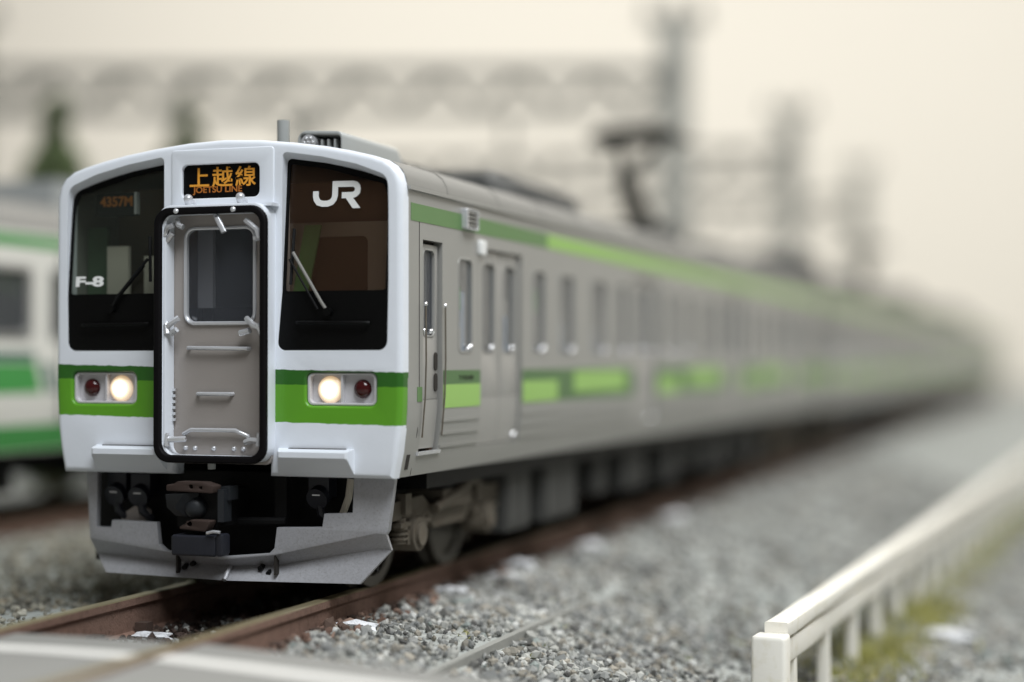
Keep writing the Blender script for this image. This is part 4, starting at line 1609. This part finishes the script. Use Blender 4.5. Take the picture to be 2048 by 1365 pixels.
# ------------------------------------------------------------------ parked white train on the next track
def parked_car():
    c = thing('train_car', 'white train car with slanted green stripes parked on the next track', 'train car', (-6.25, 0, 0))
    wins = [(3.2 + k * 1.55 - 3.1, 3.2 + k * 1.55 - 3.1 + 1.2) for k in range(13)]
    wins = [(a + 0.0, q_) for a, q_ in wins]
    Y0, Y1 = -1.0, 19.0
    for sx in (1, -1):
        b = MB()
        ws = []
        y = Y0 + 0.5
        while y < Y1 - 1.5:
            ws.append((y, y + 1.25))
            y += 1.62
        # shift so that a window ends and a pillar begins where they are seen
        sh = 4.42 - [q_ for a, q_ in ws if q_ > 4.0][0]
        ws = [(a + sh, q_ + sh) for a, q_ in ws]
        ws = [(a, q_) for a, q_ in ws if a > Y0 + 0.2 and q_ < Y1 - 0.2]
        b.plate([(Y0, 1.5), (Y1, 1.5), (Y1, 3.22), (Y0, 3.22)], [rrect(a, 2.06, q_, 2.82, 0.08, 4) for a, q_ in ws], SIDE(sx), 0.05)
        lower_strip(b, sx, Y0, Y1, 0.80, 1.5)
        b.build('side_panel', M['white2'], c, 30)
        for a, q_ in ws:
            b = MB()
            b.plate(rrect(a - 0.03, 2.03, q_ + 0.03, 2.85, 0.1, 4), [rrect(a + 0.05, 2.11, q_ - 0.05, 2.77, 0.06, 4)], SIDE(sx, 0.01), 0.04, 0.006, 2)
            w = b.build('window', M['steel'], c, 40)
            b = MB()
            b.plate(rrect(a, 2.06, q_, 2.82), [], SIDE(sx, -0.03), 0.012)
            b.build('pane', M['paneglass'], w, 0)
        band(c, sx, Y0, Y1, 3.04, 3.17, M['green2'])
        band(c, sx, Y0, Y1, 0.82, 1.10, M['green2'])
        # slanted stripes
        for y in (4.05, 12.0):
            for (a, q_, m) in ((-6.0 if y < 5 else -2.0, 0.58, 'green2'), (0.68, 0.86, 'green2d')):
                b = MB()
                n = 4
                rings = []
                for k in range(n):
                    z = 1.45 + (1.78 - 1.45) * k / (n - 1)
                    sl = -(z - 1.45) * 0.38
                    x = xprof(z) + 0.004
                    aa = max(Y0, y + a + sl)
                    rings.append([(sx * x, aa, z), (sx * x, y + q_ + sl, z), (sx * (x - 0.008), y + q_ + sl, z), (sx * (x - 0.008), aa, z)])
                b.loft(rings)
                b.build('stripe', M[m], c, 30)
            band(c, sx, max(Y0, y - 6), y + 0.45, 1.80, 1.90, M['green2d'])
        b = MB()
        b.box(sx * (HW + 0.0), 4.96, 1.1, sx * (HW + 0.012), 5.0, 3.0)
        b.box(sx * (HW + 0.0), 5.9, 1.1, sx * (HW + 0.012), 5.94, 3.0)
        b.build('door_seam', M['darkunit'], c, 0)
    prof = [(1.465, 3.22), (1.44, 3.33), (1.36, 3.43), (1.2, 3.51), (0.9, 3.60), (0.5, 3.67), (0, 3.70)]
    prof = prof + [(-x, z) for x, z in prof[-2::-1]]
    b = MB()
    b.loft([[(x, y, z) for x, z in prof + [(x * 0.96, z - 0.06) for x, z in prof[::-1]]] for y in (Y0, Y1)])
    b.build('roof', M['roof'], c, 30)
    for yy in (Y0 + 0.0, Y1 - 0.05):
        b = MB()
        b.plate(prof + [(-1.465, 1.5), (-1.39, 0.80), (1.39, 0.80), (1.465, 1.5)], [], FACE(yy), 0.05)
        b.build('end_panel', M['white2'], c, 30)
    for a, q_ in ((1.0, 3.6), (6.0, 9.6)):
        b = MB()
        b.box(-0.7, a, 3.6, 0.7, q_, 3.98)
        b.build('air_conditioner', M['unit'], c, 0)
    b = MB()
    b.box(-1.25, Y0 + 0.2, 0.7, 1.25, Y1 - 0.2, 0.86)
    b.box(-1.1, 3.2, 0.35, 1.1, 4.6, 0.75)
    b.box(-1.1, 7.2, 0.35, 1.1, 9.6, 0.75)
    b.build('underframe', M['blackmatt'], c, 0)
    make_bogie(c, 1.6, bm_='darkbox')  # darker bogie colour stands in for shade under the parked car
    make_bogie(c, 15.5, bm_='darkbox')
    interior(c, Y0 + 0.1, Y1 - 0.1, [0.3, 17.8], 0)
    b = MB()
    b.box(-0.06, Y0 + 0.2, 1.1, 0.06, Y1 - 0.2, 3.0)
    b.build('aisle_wall', M['winmask'], c, 0)


parked_car()


# ------------------------------------------------------------------ fence
f0, f1 = Vector((3.965, 1.1, 0)), Vector((5.25, 36.0, 0))
fd = (f1 - f0).normalized()
fn = Vector((fd.y, -fd.x, 0))
fen = thing('fence', 'ivory white plastic rail fence running along the gravel', 'fence', tuple(f0 + Vector((0, 0, -1.0))), None, 0)


def fpt(t, s, z):
    p = fd * t + fn * s
    return (p.x, p.y, z + 1.0)


TOP = -0.19


def fbox(b, t0, t1, s0, s1, z0, z1, r=0.02):
    pr = rrect(s0, z0, s1, z1, r, 3)
    rw = random.Random(int(z0 * 1000))
    n = 26
    b.loft([[fpt(t0 + (t1 - t0) * (k / n) ** 1.6, u + du, v + dv) for u, v in pr] for k in range(n + 1) for du, dv in [(rw.uniform(-0.006, 0.006), rw.uniform(-0.007, 0.007))]])


b = MB()
pr = rrect(-0.165, -0.02, 0.095, 0.19, 0.03, 3)
b.loft([[fpt(t + 0.105, s, z) for s, t in [(u * k, (v - 0.085) * k) for u, v in pr]] for z, k in ((-1.15, 1), (TOP - 0.085, 1), (TOP - 0.062, 0.95), (TOP - 0.05, 0.82))])
b.build('end_post', M['fence'], fen, 40)
b = MB()
fbox(b, 0.17, 34.5, -0.10, 0.075, TOP - 0.085, TOP + 0.028, 0.012)
b.build('top_rail', M['fence'], fen, 30)
b = MB()
fbox(b, 0.17, 34.5, -0.045, 0.05, TOP - 0.30, TOP - 0.125, 0.012)
b.build('lower_rail', M['fence'], fen, 30)
b = MB()
pr = rrect(-0.05, -0.05, 0.05, 0.05, 0.02, 2)
b.loft([[fpt(v * k, u * k - 0.0, z) for u, v in pr] for z, k in ((-1.2, 1.25), (-0.95, 1.1), (TOP - 0.29, 0.95), (TOP - 0.1, 0.9))])
p0 = b.build('post', M['fence'], fen, 40)
for k in range(25):
    o = p0 if k == 0 else p0.copy()
    if k:
        COL.objects.link(o)
    o.location = fd * (0.62 + 1.36 * k * (1 if k else 1))


# ------------------------------------------------------------------ moss along the fence
def moss():
    V, F = [], []
    n = 9000
    t = np.concatenate([rng.uniform(-0.6, 8.0, n), rng.uniform(8, 22, 3500)])
    s = rng.normal(0.14, 0.22, len(t))
    kk = (np.sin(t * 2.1) + np.sin(t * 5.3 + 1) + rng.normal(0, 0.6, len(t))) > -0.6
    t, s = t[kk], s[kk]
    cols = []
    base = [lin((172, 168, 92)), lin((146, 148, 76)), lin((188, 178, 120)), lin((122, 128, 76))]
    pts = [(f0.x + fd.x * a + fn.x * c, f0.y + fd.y * a + fn.y * c) for a, c in zip(t, s)]
    for _ in range(160):                                   # a few stray tufts on the gravel
        x, y = rng.uniform(1.6, 4.2), rng.uniform(-0.8, 5)
        pts += [(x + rng.normal(0, 0.03), y + rng.normal(0, 0.03)) for _k in range(5)] if rng.random() < 0.25 else []
    for (x, y) in pts:
        z = float(gz(np.array(x), np.array(y))) + 0.01
        h = random.uniform(0.04, 0.15) if x > 3.5 else random.uniform(0.02, 0.05)
        a = random.uniform(0, 6.28)
        w = random.uniform(0.006, 0.014)
        lx, ly = random.gauss(0, 0.05), random.gauss(0, 0.05)
        i = len(V)
        V += [(x - w * math.cos(a), y - w * math.sin(a), z), (x + w * math.cos(a), y + w * math.sin(a), z), (x + lx, y + ly, z + h)]
        F.append((i, i + 1, i + 2))
        cols += [random.choice(base)] * 3
    me = bpy.data.meshes.new('moss')
    me.from_pydata(V, [], F)
    ca = me.color_attributes.new('blade_colour', 'FLOAT_COLOR', 'POINT')
    ca.data.foreach_set('color', np.concatenate([np.array(cols), np.ones((len(cols), 1))], 1).ravel())
    m = bpy.data.materials.new('moss_green')
    nt, N, L, P = nodes_of(m)
    at = N.new('ShaderNodeVertexColor')
    at.layer_name = 'blade_colour'
    L.new(at.outputs[0], P.inputs['Base Color'])
    P.inputs['Roughness'].default_value = 0.9
    me.materials.append(m)
    o = bpy.data.objects.new('moss', me)
    COL.objects.link(o)
    o['kind'] = 'stuff'


moss()


# ------------------------------------------------------------------ white stones
def pebble(x, y, z, sx, sy, sz, rz, label):
    bm = bmesh.new()
    bmesh.ops.create_icosphere(bm, subdivisions=2, radius=1.0)
    rr = random.Random(int(x * 1000))
    for v in bm.verts:
        k = 1 + rr.uniform(-0.3, 0.3)
        v.co = (v.co.x * sx * k, v.co.y * sy * k, v.co.z * sz * k)
    me = bpy.data.meshes.new('white_stone')
    bm.to_mesh(me)
    bm.free()
    me.materials.append(M['pebble'])
    o = bpy.data.objects.new('white_stone', me)
    COL.objects.link(o)
    o.location = (x, y, z)
    o.rotation_euler = (0, 0, rz)
    tag(o, label, 'stone', 'white stones on the ballast')


pebble(-0.42, -0.28, -0.255, 0.15, 0.05, 0.035, 0.2, 'flat white stone lying between the rails before the train')
pebble(0.98, 0.28, -0.20, 0.17, 0.06, 0.05, 0.3, 'white stone nearest the level crossing, right of the right rail')
pebble(0.95, 2.3, -0.19, 0.13, 0.07, 0.05, 0.6, 'small white stone by the rail below the front bogie')
pebble(0.98, 4.0, -0.17, 0.20, 0.09, 0.07, 1.0, 'large bright white stone blurred beside the rail')
pebble(1.02, 3.45, -0.20, 0.20, 0.07, 0.04, 0.9, 'low flat white stone just before the large bright one')
pebble(1.05, 6.2, -0.19, 0.16, 0.09, 0.05, 1.2, 'dim white stone further back along the rail')
pebble(1.1, 9.8, -0.19, 0.2, 0.12, 0.06, 1.2, 'farthest white stone, a blurred spot beside the rail')
pebble(4.8, 6.2, -0.98, 0.28, 0.14, 0.08, 0.4, 'white stone on the ground behind the fence')


# ------------------------------------------------------------------ catenary gantries
def gantry(y, rz, label):
    g = thing('catenary_gantry', label, 'gantry', (-3.2, y, -0.33), 'gantries over the tracks', rz)
    H = 10.1
    zt, zb = 8.98, 8.02
    LN = 16.7
    for x in (0, -LN):
        b = MB()
        for dy in (-0.2, 0.2):
            b.box(x - 0.37, dy - 0.035, 0, x + 0.37, dy + 0.035, H)
        b.box(x - 0.035, -0.17, 0, x + 0.035, 0.17, H)
        b.build('post', M['gantrypost'], g, 0)
        b = MB()
        b.box(x - 0.75, -0.12, H + 0.002, x + 0.75, 0.12, H + 0.22)
        for q_ in (-0.6, 0.0, 0.6):
            b.cyl((x + q_, 0, H + 0.22), (x + q_, 0, H + 0.5), 0.10, 10)
        b.build('cross_arm', M['gantry'], g, 30)
    b = MB()
    for dy in (-0.3, 0.3):
        b.box(-LN + 0.25, dy - 0.07, zt - 0.09, -0.25, dy + 0.07, zt + 0.09)
    b.build('top_chord', M['gantry'], g, 0)
    b = MB()
    for dy in (-0.3, 0.3):
        b.box(-LN + 0.25, dy - 0.07, zb - 0.07, -0.25, dy + 0.07, zb + 0.07)
    b.build('bottom_chord', M['gantry'], g, 0)
    n = 9
    w = LN / n
    first = {}
    for k in range(n):
        for s in (-1, 1):
            x = -LN + (k + 0.5) * w
            if s not in first:
                b = MB()
                for dy in (-0.3, 0.3):
                    b.tube([(0, dy, zb), (s * w / 2, dy, zt)], 0.075, 6)
                first[s] = b.build('brace', M['gantry'], g, 40)
                o = first[s]
            else:
                o = first[s].copy()
                COL.objects.link(o)
            o.location = (x, 0, 0)
    fp = None
    for k in range(n + 1):
        x = min(max(-LN + k * w, -LN + 0.3), -0.3)
        if fp is None:
            b = MB()
            b.box(-0.36, -0.31, zt - 0.26, 0.36, 0.31, zt + 0.02)
            fp = b.build('gusset', M['gantry'], g, 0)
            o = fp
        else:
            o = fp.copy()
            COL.objects.link(o)
        o.location = (x, 0, 0)
    for x in (3.2 - 0.9, -3.05 - 0.9):
        b = MB()
        if x < 0:
            b.cyl((x, 0, zb - 0.9), (x, 0, zb - 0.05), 0.07, 8)
            b.build('hanger', M['gantry'], g, 30)
    return g


gantry(27.65, R(19.1), 'nearest grey lattice gantry spanning behind the train roof')
gantry(43.4, R(6), 'second grey gantry whose post rises behind the middle car')
gantry(60.3, R(0), 'farthest grey gantry near the end of the train')


# ------------------------------------------------------------------ trees behind the parked train
def tree(x, y, h, r, label, seed):
    rr = np.random.default_rng(seed)
    g = -0.9 if x < -9.5 else -0.33
    t = thing('conifer_tree', label, 'tree', (x, y, g), 'trees behind the parked train')
    b = MB()
    b.loft([[(r_ * math.cos(a), r_ * math.sin(a), z) for a in [2 * math.pi * i / 8 for i in range(8)]] for r_, z in ((0.22, 0), (0.16, h * 0.4), (0.08, h * 0.8), (0.02, h * 0.97))])
    for k in range(14):
        z = h * (0.15 + 0.05 * k)
        a = k * 2.4
        q_ = r * (1 - z / h) * 0.8
        b.tube([(0, 0, z), (q_ * math.cos(a), q_ * math.sin(a), z + 0.15)], 0.03, 5)
    b.build('trunk', M['trunk'], t, 40)
    n = 4200
    z = h * (0.08 + 0.92 * rr.random(n))
    env = r * 0.62 * (1 - (z / h) ** 3.5) * (0.8 + 0.25 * np.sin(z * 3.1 + seed) + 0.15 * np.sin(z * 7.3)) + 0.1
    a = rr.uniform(0, 6.28, n)
    q_ = env * rr.random(n) ** 0.45
    keep = (np.sin(a * 3 + z * 2.2) + rr.normal(0, 0.5, n)) > -0.7
    V, F = [], []
    for xx, yy, zz in zip((q_ * np.cos(a))[keep], (q_ * np.sin(a))[keep], z[keep]):
        d = Vector(rr.normal(0, 1, 3)).normalized()
        u = d.orthogonal().normalized()
        w = d.cross(u)
        s = rr.uniform(0.08, 0.18)
        i = len(V)
        c = Vector((xx, yy, zz))
        V += [tuple(c + u * s), tuple(c + w * s * 0.6), tuple(c - u * s), tuple(c - w * s * 0.6)]
        F.append((i, i + 1, i + 2, i + 3))
    me = bpy.data.meshes.new('crown')
    me.from_pydata(V, [], F)
    me.materials.append(M['leaf'])
    o = bpy.data.objects.new('crown', me)
    COL.objects.link(o)
    o.parent = t


tree(-11.0, 14.0, 7.3, 1.55, 'dark green columnar conifer behind the parked white train at far left', 3)
tree(-12.2, 20.6, 8.2, 1.6, 'blurred conifer standing just left of the cab roof', 5)
